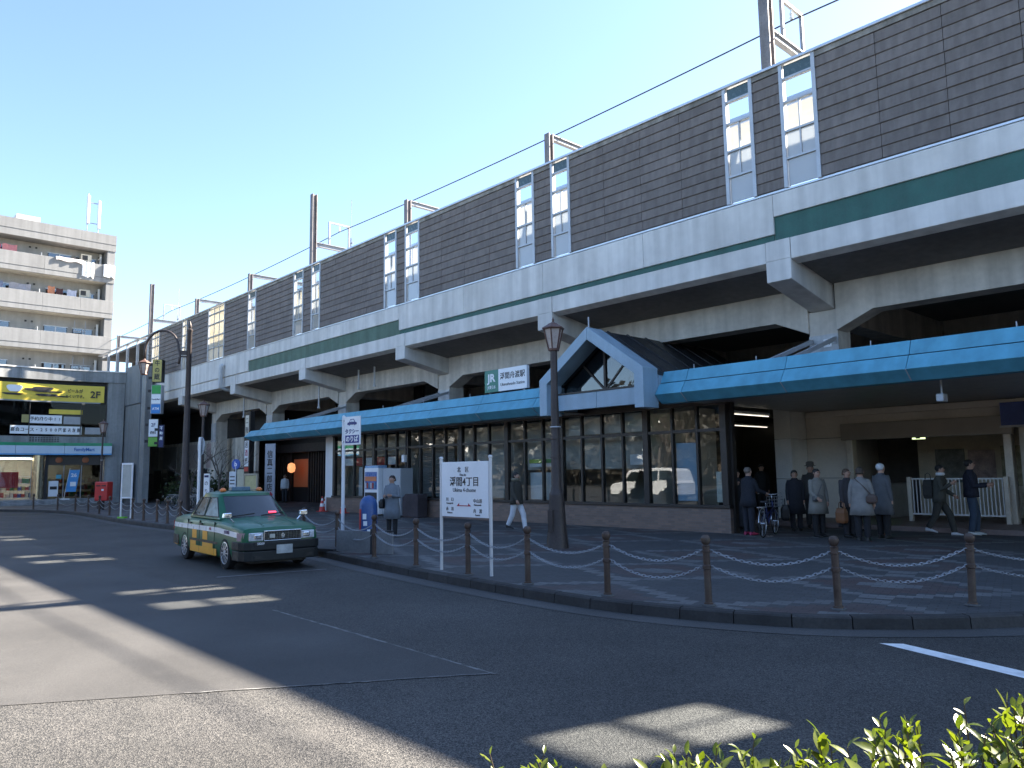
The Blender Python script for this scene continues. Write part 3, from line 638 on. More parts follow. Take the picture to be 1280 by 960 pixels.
# ================================================================== bollards and chains
bol_m = M('bollard paint', (.075,.048,.036), .5, .2, var=.25, scale=6, dirt=(.11,.09,.07,.6), rnd=.15)
bol_me = MB().lathe([(.055,0),(.055,.04),(.042,.045),(.042,.42),(.052,.43),(.052,.47),(.042,.48),(.042,.62),(.05,.625),(.05,.645),(.044,.65),(.044,.69),(.052,.70),(.034,.715),(.05,.735),(.058,.765),(.055,.795),(.038,.82),(.012,.83)], (0,0,0), 18).mesh('bollard', bol_m, R(24))
ring_me = MB().tube([(.045,0,.015),(.075,0,.015),(.085,0,-.005),(.075,0,-.02)], .007, 5).mesh('chain_eye', steel)
foot_me = MB().lathe([(.09,0),(.085,.015),(.06,.02)], (0,0,0), 12).mesh('foot_plate', M('foot mortar',(.10,.098,.095),.9))
PB = [(-1.9,12.0),(-3.08,10.02),(-4.07,8.75),(-5.28,7.99),(-6.63,7.74),(-8.14,7.76),(-9.57,7.82),(-11.16,7.95),(-12.85,8.17),(-15.11,8.66),(-17.2,8.95),(-19.3,9.15),(-21.4,9.28),(-23.3,9.35),(-25.0,9.36),(-26.66,9.36),(-27.9,9.36),(-29.02,9.37),(-30.53,9.38),(-32.09,9.45),(-34.2,9.6),(-36.3,9.76),(-38.34,9.88),(-40.54,9.97),(-42.6,9.9),(-44.9,9.62),(-47.3,9.0),(-50.2,7.9),(-53.2,5.6)]
ORD = ['first','second','third','fourth','fifth','sixth','seventh','eighth','ninth','tenth','eleventh','twelfth','thirteenth','fourteenth','fifteenth','sixteenth','seventeenth','eighteenth','nineteenth','twentieth','twenty-first','twenty-second','twenty-third','twenty-fourth','twenty-fifth','twenty-sixth','twenty-seventh','twenty-eighth','twenty-ninth']
lean = {1:(.012,-.045),2:(0,.01),3:(.0,.008)}
for i,(x,y) in enumerate(PB):
    o = inst('bollard', bol_me, None, (x,y,.128), (lean.get(i,(0,0))[0],lean.get(i,(0,0))[1],math.atan2(PB[min(i+1,len(PB)-1)][1]-PB[max(i-1,0)][1],PB[min(i+1,len(PB)-1)][0]-PB[max(i-1,0)][0])))
    tag(o, 'brown ball topped bollard, %s from the right along the kerb chain' % ORD[max(0,i-1)] if i else 'brown ball topped bollard just beyond the right edge of the kerb row', 'bollard', 'chained bollards along the kerb')
    inst('foot_plate', foot_me, o, (0,0,.003))
    if i<12:
        for zc in (.45,.635):
            for q in (0,math.pi): inst('chain_eye', ring_me, o, (0,0,zc), (0,0,q))
chain_m = M('chain steel', (.36,.37,.385), .4, .55, var=.12)
link_v = []
def chain(a, b_, sag, near):
    a = Vector(a); b_ = Vector(b_); n = 60; L_ = (b_-a).length
    P = [a.lerp(b_,k/n)-Vector((0,0,sag*4*(k/n)*(1-k/n))) for k in range(n+1)]
    if not near: return MB().tube(P[::5], .010, 5)
    m = MB(); nl = int(L_*1.12/.048); 
    # resample
    cl = [0]
    for k in range(n): cl.append(cl[-1]+(P[k+1]-P[k]).length)
    def pt(s_):
        for k in range(n):
            if cl[k+1]>=s_: return P[k].lerp(P[k+1],(s_-cl[k])/(cl[k+1]-cl[k]))
        return P[-1]
    st_ = cl[-1]/nl
    for k in range(nl):
        p0 = pt(k*st_); p1 = pt((k+1)*st_); d = (p1-p0).normalized(); c = (p0+p1)/2
        sd_ = d.cross(Vector((0,0,1))).normalized(); up = sd_.cross(d)
        if k%2: sd_, up = up, sd_
        sd_ = (sd_+.35*up).normalized()
        l, h = .034, .0145
        ring = [c+d*l*math.cos(t)*(1 if abs(math.cos(t))>.5 else 1)+sd_*h*math.sin(t) for t in [2*math.pi*q/8 for q in range(8)]]
        up2 = d.cross(sd_); rr = .0052; rings = []
        for q in range(9):
            p = ring[q%8]; out = (p-c).normalized(); rings.append([tuple(p+rr*(math.cos(u)*out+math.sin(u)*up2)) for u in (0,2.094,4.189)])
        m.loft(rings, cap=False)
    return m
for i in range(len(PB)-1):
    (x0,y0),(x1,y1) = PB[i],PB[i+1]; d = Vector((x1-x0,y1-y0)).normalized()*.08
    near = i<10
    for z,nm in ((.635,'upper'),(.45,'lower')):
        if i in (8,) and nm=='upper': pass
        sg = (.15 if nm=='upper' else .155)+random.uniform(-.015,.02)
        o = chain((x0+d.x,y0+d.y,.128+z),(x1-d.x,y1-d.y,.128+z),sg,near).build('chain', chain_m)
        tag(o, '%s sagging chain between the %s and %s bollards from the right' % (nm, ORD[i-1], ORD[i]) if i else '%s sagging chain leaving the frame right of the first bollard' % nm, 'chain', 'chains between the bollards')

# ================================================================== street lamps
lampglass = M('lamp glass', (.42,.36,.33), .3, var=.1); lampbr = M('lamp brown', (.13,.07,.055), .5, .2, var=.15)
def lantern(root, z, s=1.0, x=0, y=0, glow=None, parent_name='lantern'):
    hd = bpy.data.objects.new('lantern', None); COL.objects.link(hd); hd.parent = root; hd.location = (x,y,z); hd.scale = (s,s,s)
    n = 6
    MB().lathe([(.12,0),(.13,.03),(.12,.05)], (0,0,0), n).build('base_ring', lampbr, hd)
    MB().lathe([(.105,.05),(.20,.47)], (0,0,0), n).build('glass_shade', glow or lampglass, hd)
    for k in range(n):
        a = 2*math.pi*k/n; MB().bar((.115*math.cos(a),.115*math.sin(a),.04),(.215*math.cos(a),.215*math.sin(a),.48),.022,.022).build('rib', lampbr, hd)
    MB().lathe([(.235,.47),(.255,.49),(.25,.51),(.13,.58),(.11,.60),(.04,.63),(.022,.66),(.03,.69),(.012,.72),(.004,.75)], (0,0,0), n).build('cap', lampbr, hd)
    return hd
def street_lamp(label, x, y, h, r0=.14):
    t = thing('street_lamp', label, 'street lamp', (x,y,.128), group='lantern street lamps')
    MB().lathe([(r0*1.75,0),(r0*1.7,.03),(r0*1.45,.4),(r0*1.12,1.1),(r0*1.12,1.14),(r0*.95,1.18),(r0*.80,1.3),(r0*.56,h*.8),(r0*.54,h)], (0,0,0), 14).build('post', brown_metal, t, smooth=R(40))
    lantern(t, h, 1.0)
    box('service_door', M('door brown',(.065,.05,.045),.5,.3), t, -.07, .07, -r0*1.52, -r0*1.25, .35, .8)
    for z in (1.9,2.3,2.55): MB().lathe([(r0*.86,0),(r0*.86,.025)], (0,0,z), 14).build('clip_band', steel_w if z>2.4 else brown_metal, t)
    return t
street_lamp('brown lantern street lamp standing in front of the gable', -11.47, 11.82, 4.22)
street_lamp('grey lantern street lamp in the shade beside the far tall lamp', -32.2, 12.1, 4.1, .1)
t = street_lamp('small lantern street lamp standing before the convenience store', -44.8, 11.55, 4.0, .08)
tl = thing('tall_street_lamp', 'tall dark street lamp with a curved arm and hanging lantern by the sign stack', 'street lamp', (-29.79,10.57,.128))
MB().lathe([(.26,0),(.24,.05),(.2,.9),(.17,1.3),(.14,1.4),(.11,4),(.085,7.15),(.11,7.2),(.11,7.26),(.05,7.3),(.07,7.36),(.05,7.46),(.005,7.6)], (0,0,0), 12).build('post', brown_metal, tl, smooth=R(40))
arm = [(-.1,-.35,5.9),(-.12,-.3,6.2),(-.16,-.35,6.5)]+[(-.75*0-.16-(.62*(1-math.cos(a))),-.35-(.42*(1-math.cos(a))),6.5+.75*math.sin(a)) for a in [math.pi*k/12 for k in range(1,13)]]+[(-1.4,-1.19,6.2)]
MB().tube([(p[0]*1.0+.02,p[1],p[2]) for p in arm], .045, 8).build('curved_arm', brown_metal, tl, smooth=True)
MB().bar((-.02,0,6.35),(-.14,-.34,6.35),.06,.16).bar((-.02,0,6.2),(-.12,-.34,6.2),.04,.06).build('arm_bracket', brown_metal, tl)
hd = lantern(tl, 5.55, .95, -1.38, -1.19)

# ================================================================== signs on the pavement
pn = thing('place_name_sign', 'white place name board on two steel posts behind the bollard chain', 'sign', (-9.82,7.975,.128), math.atan2(.03,1.24))
for x in (-.62,.62): MB().lathe([(.028,0),(.028,1.84),(.036,1.845),(.036,1.87),(.02,1.885)], (x,0,0), 10).build('post', M('polished steel',(.62,.62,.62),.4,.2,var=.03), pn, smooth=R(40))
box('board', sign_white, pn, -.588, .588, -.02, .02, .89, 1.79, bevel=.004)
def pt(*a, **k): return text(*a, **k)
pt('北　区', .10, inkblack, pn, (-.03,-.023,1.655)); pt('Kita-ku', .055, inkblack, pn, (-.03,-.023,1.575))
pt('浮間4丁目', .165, inkblack, pn, (0,-.023,1.455), bold=.01); pt('Ukima 4-chome', .095, inkblack, pn, (0,-.023,1.325), sx=.95)
pt('川　口', .066, inkblack, pn, (-.37,-.023,1.17)); pt('Kawaguchi', .04, inkblack, pn, (-.37,-.023,1.11)); pt('赤　羽', .066, inkblack, pn, (-.37,-.023,1.015)); pt('Akabane', .04, inkblack, pn, (-.37,-.023,.955))
pt('中山道', .072, inkblack, pn, (.33,-.023,1.15)); pt('Nakasendo', .04, inkblack, pn, (.33,-.023,1.09)); pt('舟　渡', .072, inkblack, pn, (.33,-.023,.99)); pt('Funado', .04, inkblack, pn, (.33,-.023,.93))
MB().prism([(-.19,1.065),(-.13,1.115),(-.13,1.08),(.10,1.08),(.10,1.115),(.17,1.065)], -.025, -.021, 'y').build('arrow', inkred, pn)

tx = thing('taxi_stand_sign', 'white and blue taxi stand sign on a pale pole beside the taxi', 'sign', (-15.67,9.12,.128), R(8))
MB().lathe([(.12,0),(.12,.03),(.04,.04),(.04,2.95),(.02,2.97)], (0,0,0), 12).build('pole', white, tx, smooth=R(40))
box('board', sign_white, tx, .07, .63, -.04, -.01, 2.28, 2.93, bevel=.004); box('blue_field', M('deep sign blue',(.012,.03,.22),.4), tx, .11, .60, -.044, -.0405, 2.32, 2.50)
text('タクシー', .125, M('sign navy',(.01,.025,.16),.4), tx, (.35,-.044,2.58), bold=.02); text('のりば', .145, sign_white, tx, (.355,-.049,2.405), bold=.03, depth=.001)
navy = MATS['sign navy']
MB().prism([(.18,2.74),(.19,2.79),(.25,2.80),(.29,2.87),(.41,2.87),(.46,2.80),(.51,2.79),(.52,2.74),(.47,2.74),(.45,2.715),(.43,2.74),(.27,2.74),(.25,2.715),(.23,2.74)], -.0445, -.0405, 'y').build('car_pictogram', navy, tx)
MB().prism([(.275,2.805),(.305,2.855),(.34,2.855),(.34,2.805)], -.0475, -.0455, 'y').build('car_window', sign_white, tx); MB().prism([(.355,2.805),(.355,2.855),(.40,2.855),(.435,2.805)], -.0475, -.0455, 'y').build('car_window', sign_white, tx)
for z in (2.84,2.36): MB().box(-.045,.07,-.03,.0,z-.02,z+.02).build('bracket', steel, tx)

sm = thing('pillar_bin', 'blue domed pillar bin with a red stripe behind the chain', 'bin', (-14.9,9.32,.128), R(30))
MB().lathe([(.20,0),(.20,.92),(.19,.98),(.16,1.05),(.10,1.11),(.03,1.135)], (0,0,0), 18).build('body', M('bin blue',(.03,.085,.25),.35,var=.1), sm, smooth=R(40))
rs = MB()
for k in range(3):
    a0 = R(-150+k*12); a1 = R(-150+(k+1)*12); rs.add([(.204*math.cos(a0),.204*math.sin(a0),.04),(.204*math.cos(a1),.204*math.sin(a1),.04),(.204*math.cos(a1),.204*math.sin(a1),.84),(.204*math.cos(a0),.204*math.sin(a0),.84)],[(0,1,2,3)])
rs.build('red_stripe', red, sm)
for a,z0,z1 in ((-100,.62,.74),(-95,.48,.58),(-70,.3,.4)): MB().add([(.206*math.cos(R(a)),.206*math.sin(R(a)),z0),(.206*math.cos(R(a+25)),.206*math.sin(R(a+25)),z0),(.206*math.cos(R(a+25)),.206*math.sin(R(a+25)),z1),(.206*math.cos(R(a)),.206*math.sin(R(a)),z1)],[(0,1,2,3)]).build('sticker', sign_white, sm)
text('S', .15, sign_white, sm, (.206*math.cos(R(-112)),.21*math.sin(R(-112)),.3), (R(90),0,R(-22)), bold=.02)
gbx = thing('low_board_screen', 'two low grey boards standing at the kerb in front of the pillar bin', 'board', (-13.6,8.55,.128), R(14))
box('panel', M('grey board',(.20,.20,.20),.7,var=.15,dirt=(.10,.09,.08,.5)), gbx, -.95, .02, -.02, .02, .02, .45, bevel=.005); box('panel', MATS['grey board'], gbx, .1, .62, -.02, .02, .02, .45, bevel=.005); box('stake', dark, gbx, .03, .09, -.03, .03, 0, .5); box('lid', dark, gbx, .42, .6, -.05, .05, .452, .48)
box('kick_plate', dark, gbx, -1.6, -.96, -.1, .3, .0, .06)

# cones
for x,y,l in ((-31.0,17.0,'red and white traffic cone by the white end wall'),(-28.75,16.75,'red and white traffic cone below the left station windows'),(-33.6,18.6,'faint red cone in the shade before the restaurant counter')):
    c = thing('traffic_cone', l, 'cone', (x,y,.128), group='traffic cones'); cr = M('cone red',(.62,.06,.05),.5)
    MB().box(-.19,.19,-.19,.19,0,.03).build('base', cr, c, bevel=.01); MB().lathe([(.14,.03),(.105,.22)], (0,0,0), 12).lathe([(.078,.36),(.055,.48)], (0,0,0), 12).lathe([(.035,.58),(.025,.66),(.015,.67)], (0,0,0), 12).build('body', cr, c, smooth=R(50))
    MB().lathe([(.106,.22),(.078,.36)], (0,0,0), 12).lathe([(.056,.48),(.034,.58)], (0,0,0), 12).build('reflective_sleeve', sign_white, c, smooth=R(50))
# vending machine and cabinet
vm_ = thing('vending_machine', 'white drinks vending machine standing by the station windows', 'vending machine', (-26.1,16.75,.128))
box('body', sign_white, vm_, -.5, .5, -.32, .36, .06, 1.85, bevel=.02)
box('display', M('vend blue',(.08,.16,.40),.3), vm_, -.42, .42, -.335, -.322, 1.02, 1.7); box('display_stripe', M('vend orange',(.55,.18,.08),.4), vm_, -.42, .42, -.345, -.337, 1.34, 1.52)
for k in range(6): box('drink_can', M('can %d'%(k%3),((.5,.5,.55),(.4,.06,.05),(.1,.25,.4))[k%3],.3), vm_, -.38+k*.13, -.29+k*.13, -.36, -.347, 1.06, 1.28)
box('button_panel', dark, vm_, -.42, .42, -.335, -.322, .6, .9); box('delivery_flap', dark, vm_, -.35, .35, -.335, -.322, .2, .42); box('header', M('vend header',(.25,.4,.6),.3), vm_, -.48, .48, -.30, .1, 1.855, 1.95)
lk = thing('grey_cabinet', 'pale grey double door cabinet right of the vending machine', 'cabinet', (-24.9,16.85,.128))
gm = M('cabinet grey',(.36,.39,.42),.4,var=.05); box('carcass', gm, lk, -.62, .62, -.25, .3, .05, 1.82, bevel=.01)
for s_ in (-1,1): d_ = box('door', gm, lk, min(.006*s_,s_*.61), max(.006*s_,s_*.61), -.272, -.252, .08, 1.79, bevel=.004); box('handle', dark, d_, min(s_*.08,s_*.22), max(s_*.08,s_*.22), -.285, -.273, .98, 1.01)
ph = thing('bench_cover', 'dark covered bench behind the cabinet under the windows', 'bench', (-23.7,16.8,.128)); MB().prism([(-.5,0),(-.5,.72),(-.3,.86),(.45,.86),(.5,.7),(.5,0)], -.2, .25, 'y').build('cover', M('dark cloth',(.05,.04,.045),.9,var=.2), ph, bevel=.03)
for i,(x,z) in enumerate(((-24.45,2.35),)):
    sp = thing('wall_speaker', 'small white speaker on a thin pole by the left windows', 'speaker', (x,16.95,.128)); MB().tube([(0,0,0),(0,0,3.25)], .025, 8).build('pole', dark, sp); box('speaker_box', white, sp, -.09, .09, -.16, -.02, 2.05, 2.33, bevel=.02)

# ------------------------------------------------------------------ signs further left
bn = thing('banner_stand', 'tall grey vertical banner with black characters and red arrow by the restaurant', 'banner', (-32.9,15.4,.128), R(20))
box('panel', M('banner grey',(.32,.34,.38),.6,var=.06), bn, -.3, .3, 0, .04, .12, 3.05)
for k,ch in enumerate('信真二郎店'): text(ch, .36, inkblack, bn, (0,-.004,2.55-k*.37), bold=.015)
MB().prism([(-.2,.72),(.05,.72),(.05,.62),(.22,.77),(.05,.92),(.05,.82),(-.2,.82)], -.006, -.002, 'y').build('arrow', inkred, bn); text('店', .3, inkblack, bn, (0,-.004,.36))
for x in (-.25,.25): box('foot', dark, bn, x-.03, x+.03, -.2, .25, 0, .12)
on = thing('orange_banner', 'narrow orange banner with brush lettering beside the grey banner', 'banner', (-33.55,15.7,.128), R(20))
box('panel', M('banner orange',(.55,.25,.06),.6,var=.06), on, -.24, .24, 0, .04, .5, 2.95); 
for k,ch in enumerate('いてけ'): text(ch, .3, inkblack, on, (.02,-.004,1.85-k*.32), bold=.01)
for k,ch in enumerate('まんぷく'): text(ch, .13, inkblack, on, (-.02,-.004,2.62-k*.15))
for x in (-.2,.2): box('leg', dark, on, x-.02, x+.02, 0, .04, 0, .5)
nb_ = thing('notice_frame', 'framed yellow notice board on legs left of the orange banner', 'notice board', (-33.3,14.7,.128), R(20))
fm = M('frame tan',(.42,.36,.27),.5); MB().box(-.42,-.36,-.03,.05,0,1.72).box(.36,.42,-.03,.05,0,1.72).box(-.36,.36,-.03,.05,1.64,1.72).box(-.36,.36,-.03,.05,.5,.58).build('frame', fm, nb_); box('paper', M('yellow paper',(.52,.46,.24),.7,var=.1,scale=6), nb_, -.355, .355, .0, .02, .585, 1.63); box('divider', fm, nb_, -.35, .35, -.02, -.002, 1.0, 1.04)
bkn = thing('black_sign_column', 'tall black sign column with white plates left of the canopy end', 'sign', (-37.9,16.6,.128))
box('column', black, bkn, -.35, .35, -.12, .12, 0, 4.9)
box('white_plate', M('ivory plate',(.62,.60,.52),.5), bkn, -.2, .2, -.135, -.122, 3.6, 4.7); box('white_plate', sign_white, bkn, -.24, .24, -.135, -.122, 2.1, 3.4); box('red_plate', red, bkn, -.24, .24, -.135, -.122, 1.85, 2.06)
for k,ch in enumerate('二階'): text(ch, .34, inkblack, bkn, (0,-.14,4.4-k*.48))
for k,ch in enumerate('居酒屋'): text(ch, .36, inkred if k==1 else inkblack, bkn, (0,-.14,3.18-k*.42), bold=.01)
bsx = thing('bus_stop_sign', 'bus stop post with a blue disc and white timetable plates behind the taxi', 'sign', (-28.0,11.78,.128), R(25))
MB().tube([(0,0,.03),(0,0,1.95)], .03, 8).lathe([(.22,0),(.2,.05),(.05,.08)], (0,0,0), 12).build('pole', steel_w, bsx)
MB().prism([(.19*math.cos(R(a)),2.05+.19*math.sin(R(a))) for a in range(0,360,20)], -.02, .02, 'y').build('disc', M('disc blue',(.03,.10,.42),.4), bsx); text('b', .25, sign_white, bsx, (0,-.023,2.05), bold=.02)
box('plate', M('plate pale',(.55,.62,.68),.4), bsx, -.26, .04, -.05, -.03, .95, 1.78); box('plate', M('plate tan',(.42,.42,.33),.5), bsx, .08, .38, -.02, .0, .95, 1.86)
for k in range(5): box('printed_line', inkblack, bsx, -.22, 0, -.056, -.052, 1.05+k*.13, 1.09+k*.13)
sp2 = thing('narrow_plate_sign', 'narrow white plate sign with dark characters left of the bus stop post', 'sign', (-29.0,11.1,.128), R(25))
box('plate', sign_white, sp2, -.13, .13, -.02, .02, .3, 1.72); box('foot', dark, sp2, -.2, .2, -.15, .15, 0, .05); box('leg', dark, sp2, -.02, .02, -.015, .015, .05, .3)
for k,ch in enumerate('のりば'): text(ch, .19, inkblack, sp2, (0,-.023,1.35-k*.3))
box('head_bar', ink, sp2, -.1, .1, -.026, -.022, 1.58, 1.66)
rp = thing('round_road_sign', 'round road sign seen from behind on a white pole above the taxi', 'sign', (-26.85,10.0,.128))
MB().lathe([(.05,0),(.05,2.95),(.03,2.97)], (0,0,0), 10).build('pole', white, rp, smooth=R(40))
MB().prism([(-.05+.32*math.cos(R(a)),2.66+.32*math.sin(R(a))) for a in range(0,360,15)], .055, .07, 'y').build('disc', M('sign back',(.33,.38,.43),.45,.5,var=.1), rp)
for z in (2.5,2.8): box('bracket', steel, rp, -.25, .15, .04, .054, z-.02, z+.02)
wf_ = thing('white_frame_stand', 'white framed pale notice stand on the far kerb beside the red post box', 'notice board', (-33.3,9.55,.128), R(28)); wf_.scale = (.8,.8,1)
MB().box(-.36,-.29,-.03,.03,0,2.2).box(.29,.36,-.03,.03,0,2.2).box(-.29,.29,-.03,.03,2.12,2.2).box(-.29,.29,-.03,.03,.78,.84).build('frame', white, wf_, bevel=.01); box('panel', M('faded panel',(.40,.41,.38),.6,var=.12), wf_, -.288, .288, -.005, .01, .845, 2.118)
box('green_base', M('lime green',(.18,.55,.05),.5), wf_, -.42, -.0, -.12, .12, 0, .06)
pbx = thing('red_post_box', 'red street post box on a dark leg before the convenience store', 'post box', (-43.2,11.3,.128), R(42)); pbx.scale = (.62,.7,.92)
MB().lathe([(.1,0),(.1,.5)], (0,0,0), 10).build('leg', dark, pbx); box('box', M('post red',(.55,.04,.035),.4,var=.06), pbx, -.55, .55, -.35, .35, .5, 1.55, bevel=.06)
box('mail_slot', dark, pbx, -.42, -.05, -.362, -.352, 1.3, 1.36); box('mail_slot', dark, pbx, .05, .42, -.362, -.352, 1.3, 1.36); box('label_plate', sign_white, pbx, .05, .25, -.362, -.352, 1.05, 1.15)
bb = thing('blue_flag_banner', 'leaning blue flag banner in front of the convenience store', 'banner', (-54.4,12.2,.45), R(85)); bb.scale = (.66,.66,.62)
MB().tube([(-.35,0,0),(-.2,0,1.3),(.05,0,3.1)], .02, 6).build('pole', white, bb); MB().add([(-.22,0,.75),(.62,0,.75),(.9,0,2.95),(.02,0,2.95)],[(0,1,2,3)]).build('flag', M('flag blue',(.08,.30,.62),.7,var=.06), bb); text('26', .5, sign_white, bb, (.4,-.01,2.4), bold=.03); box('lettering_block', sign_white, bb, .12, .6, -.012, -.006, 1.3, 1.75)
box('foot', white, bb, -.6, .1, -.25, .25, -.02, .1)

# ================================================================== taxi
def taxi():
    t = thing('taxi', 'green taxi sedan with white stripe and yellow checks waiting at the kerb', 'taxi', (-15.63,6.735,0), R(-3.2)); t.scale = (.915,.90,.965)
    paint_g = M('taxi green', (.008,.105,.050), .4, 0, var=.02, coat=.22, spec=.3); chrome = M('chrome', (.75,.77,.78), .12, .95, var=.03); bump_m = M('bumper dark', (.008,.010,.010), .6, var=.08)
    cg = M('car glass', (.012,.020,.024), .06, .0, var=.0, spec=.85); cs = M('car side glass', (.014,.022,.022), .06, .0, var=.0, spec=.2); tyre_m = M('tyre', (.014,.014,.015), .85, var=.1); rim_m = M('rim silver', (.55,.56,.58), .35, .6)
    yel = M('taxi yellow', (.80,.36,.01), .45, var=.05, coat=.1); rubber = M('trim black', (.012,.013,.014), .5); stripe_m = M('taxi white', (.66,.70,.72), .3, var=.04)
    ST = [(2.27,.66,.30,.69,.70),(2.25,.74,.26,.74,.76),(2.18,.80,.22,.79,.82),(2.0,.832,.19,.825,.87),(1.6,.845,.18,.855,.915),(1.2,.85,.18,.875,.95),(.98,.85,.175,.885,.975),(.5,.852,.17,.895,.95),(-.3,.852,.17,.90,.95),(-1.0,.852,.17,.90,.955),(-1.45,.85,.18,.90,.985),(-1.7,.848,.19,.90,.995),(-2.1,.835,.21,.89,.975),(-2.32,.805,.25,.87,.94),(-2.42,.76,.30,.81,.86),(-2.45,.68,.36,.72,.75)]
    def W(x):
        for a,b_ in zip(ST[:-1],ST[1:]):
            if b_[0]<=x<=a[0]: u = (x-b_[0])/(a[0]-b_[0]); return b_[1]+(a[1]-b_[1])*u
        return .7
    def ring(x,w_,zb,zs,zt):
        h = [(0,zb),(w_-.14,zb),(w_-.04,zb+.05),(w_-.005,zb+.15),(w_+.004,.50),(w_+.002,.62),(w_-.008,zs-.07),(w_-.022,zs-.025),(w_-.055,zs),(w_-.16,zs+(zt-zs)*.55),(w_*.4,zt-.008),(0,zt)]
        h = [(y,min(max(z,zb),zt)) for y,z in h]
        return [(x,y,z) for y,z in h]+[(x,-y,z) for y,z in h[-2:0:-1]]
    body = MB().loft([ring(*s) for s in ST]).build('body', paint_g, t, smooth=R(32))
    cut = MB()
    for x in (1.34,-1.34):
        for s_ in (-1,1):
            cut.prism([(x+.365*math.cos(R(a)),.315+.365*math.sin(R(a))) for a in range(0,360,12)], s_*.55, s_*1.1, 'y')
    co = cut.build('cutter', rubber)
    bo = body.modifiers.new('arch','BOOLEAN'); bo.operation = 'DIFFERENCE'; bo.object = co; bo.solver = 'EXACT'
    bpy.context.view_layer.update(); dg = bpy.context.evaluated_depsgraph_get(); me = bpy.data.meshes.new_from_object(body.evaluated_get(dg)); body.modifiers.clear(); body.data = me; bpy.data.objects.remove(co)
    me.materials.clear(); me.materials.append(paint_g)
    bm = bmesh.new(); bm.from_mesh(me); bmesh.ops.remove_doubles(bm, verts=bm.verts, dist=.0005); bmesh.ops.recalc_face_normals(bm, faces=bm.faces)
    for f in bm.faces: f.smooth = True
    for e in bm.edges: e.smooth = not (len(e.link_faces)==2 and e.calc_face_angle(0)>R(24))
    bm.to_mesh(me); bm.free()
    # cabin
    base = [(1.03,0),(.99,.46),(.90,.67),(.74,.765),(-1.2,.765),(-1.50,.70),(-1.60,.46),(-1.64,0)]; top = [(.30,0),(.28,.40),(.22,.54),(.10,.60),(-.78,.60),(-.94,.54),(-1.0,.40),(-1.02,0)]
    full = lambda L: L+[(x,-y) for x,y in L[-2:0:-1]]
    def lerp(u): return [(a[0]+(b_[0]-a[0])*u,a[1]+(b_[1]-a[1])*u) for a,b_ in zip(base,top)]
    cz = lambda u: .93+.47*u
    rings = [[(x,y,cz(u)) for x,y in full(lerp(u))] for u in (0,.5,1)]+[[(x*f-.36*(1-f),y*f,z) for x,y in full(top)] for f,z in ((.97,1.432),(.88,1.456),(.6,1.475),(.2,1.482))]
    MB().loft(rings).build('cabin', paint_g, t, smooth=R(28))
    def onp(seg, u, off):   # point on cabin surface at polyline parameter
        pts_ = lerp(u); i = int(seg); f = seg-i; a = pts_[i]; b_ = pts_[min(i+1,7)]; return (a[0]+(b_[0]-a[0])*f, a[1]+(b_[1]-a[1])*f)
    # windscreen
    def panel(segs, u0, u1, off, name, mat, flip=False):
        m = MB(); r0 = []; r1 = []
        for sg in segs:
            s_ = 1 if sg>=0 else -1
            for u,r in ((u0,r0),(u1,r1)):
                x,y = onp(abs(sg),u,off); r.append((x,s_*y,cz(u)))
        c = Vector((-.35,0,1.0)); n = len(r0)
        sh = lambda p: tuple(Vector(p)+(Vector(p)-c).normalized()*off)
        m.add([sh(p) for p in r0]+[sh(p) for p in r1],[(i,i+1,n+i+1,n+i) for i in range(n-1)]); return m.build(name, mat, t, smooth=True)
    ws = panel([-1.9,-1.5,-1,-.5,0,.5,1,1.5,1.9], .10, .93, .012, 'windscreen', cg)
    panel([-5.2,-5.6,-6,-6.5,7,6.5,6,5.6,5.2][::-1] if False else [5.3,5.7,6,6.5,7,-6.5,-6,-5.7,-5.3], .14, .92, .012, 'rear_window', cg)
    panel([-1.95,-1.5,-1,-.5,0,.5,1,1.5,1.95], .015, .10, .016, 'cowl', rubber)
    panel([-1.95,-1.5,-1,-.5,0,.5,1,1.5,1.95], .93, .955, .014, 'windscreen_trim', rubber)
    for s_ in (-1,1):
        for bx0,bx1,tx0,tx1 in ((.66,-.24,.16,-.24),(-.32,-1.05,-.32,-.76),(-1.11,-1.34,-.82,-.93)):
            q = []
            for u,(a,b_) in ((.10,(bx0,bx1)),(.90,(tx0,tx1))):
                y = .765+(.60-.765)*u
                if a<-1.0: y -= .012
                q.append([(a,s_*(y+.008),cz(u)),(b_,s_*((y if b_>-1.2 else y-.04)+.008),cz(u))])
            MB().add([q[0][0],q[0][1],q[1][1],q[1][0]],[(0,1,2,3)]).build('side_window', cs, t)
            MB().bar(q[0][0],q[0][1],.012,.018).bar(q[1][0],q[1][1],.012,.018).bar(q[0][0],q[1][0],.018,.012).bar(q[0][1],q[1][1],.018,.012).build('window_trim', rubber, t)
        # stripe & blocks follow the side
        def strip(x0,x1,z0,z1,mat,name,off=.006):
            n = max(2,int(abs(x1-x0)/.2)); m = MB(); v = []
            for k in range(n+1):
                x = x0+(x1-x0)*k/n; dz = -.055*max(0,(x-.9))/1.1
                for z in (z0,z1): v.append((x,s_*(W(x)+off+(.002 if z<.66 else -.004 if z>.78 else .002)),z+dz))
            m.add(v,[(2*k,2*k+2,2*k+3,2*k+1) for k in range(n)]); return m.build(name, mat, t)
        strip(-2.34,2.05,.685,.785,stripe_m,'white_stripe')
        for a,b_ in ((-.78,-.46),(-.06,.26)): strip(a,b_,.505,.684,yel,'yellow_check')
        for a,b_,z0,z1 in ((-.90,.86,.225,.36),(-.90,-.5,.361,.45),(-.06,.62,.361,.45),(-2.28,-1.8,.30,.46)): strip(a,b_,z0,z1,yel,'yellow_check')
        strip(-.96,.93,.452,.50,rubber,'rub_strip',.012)
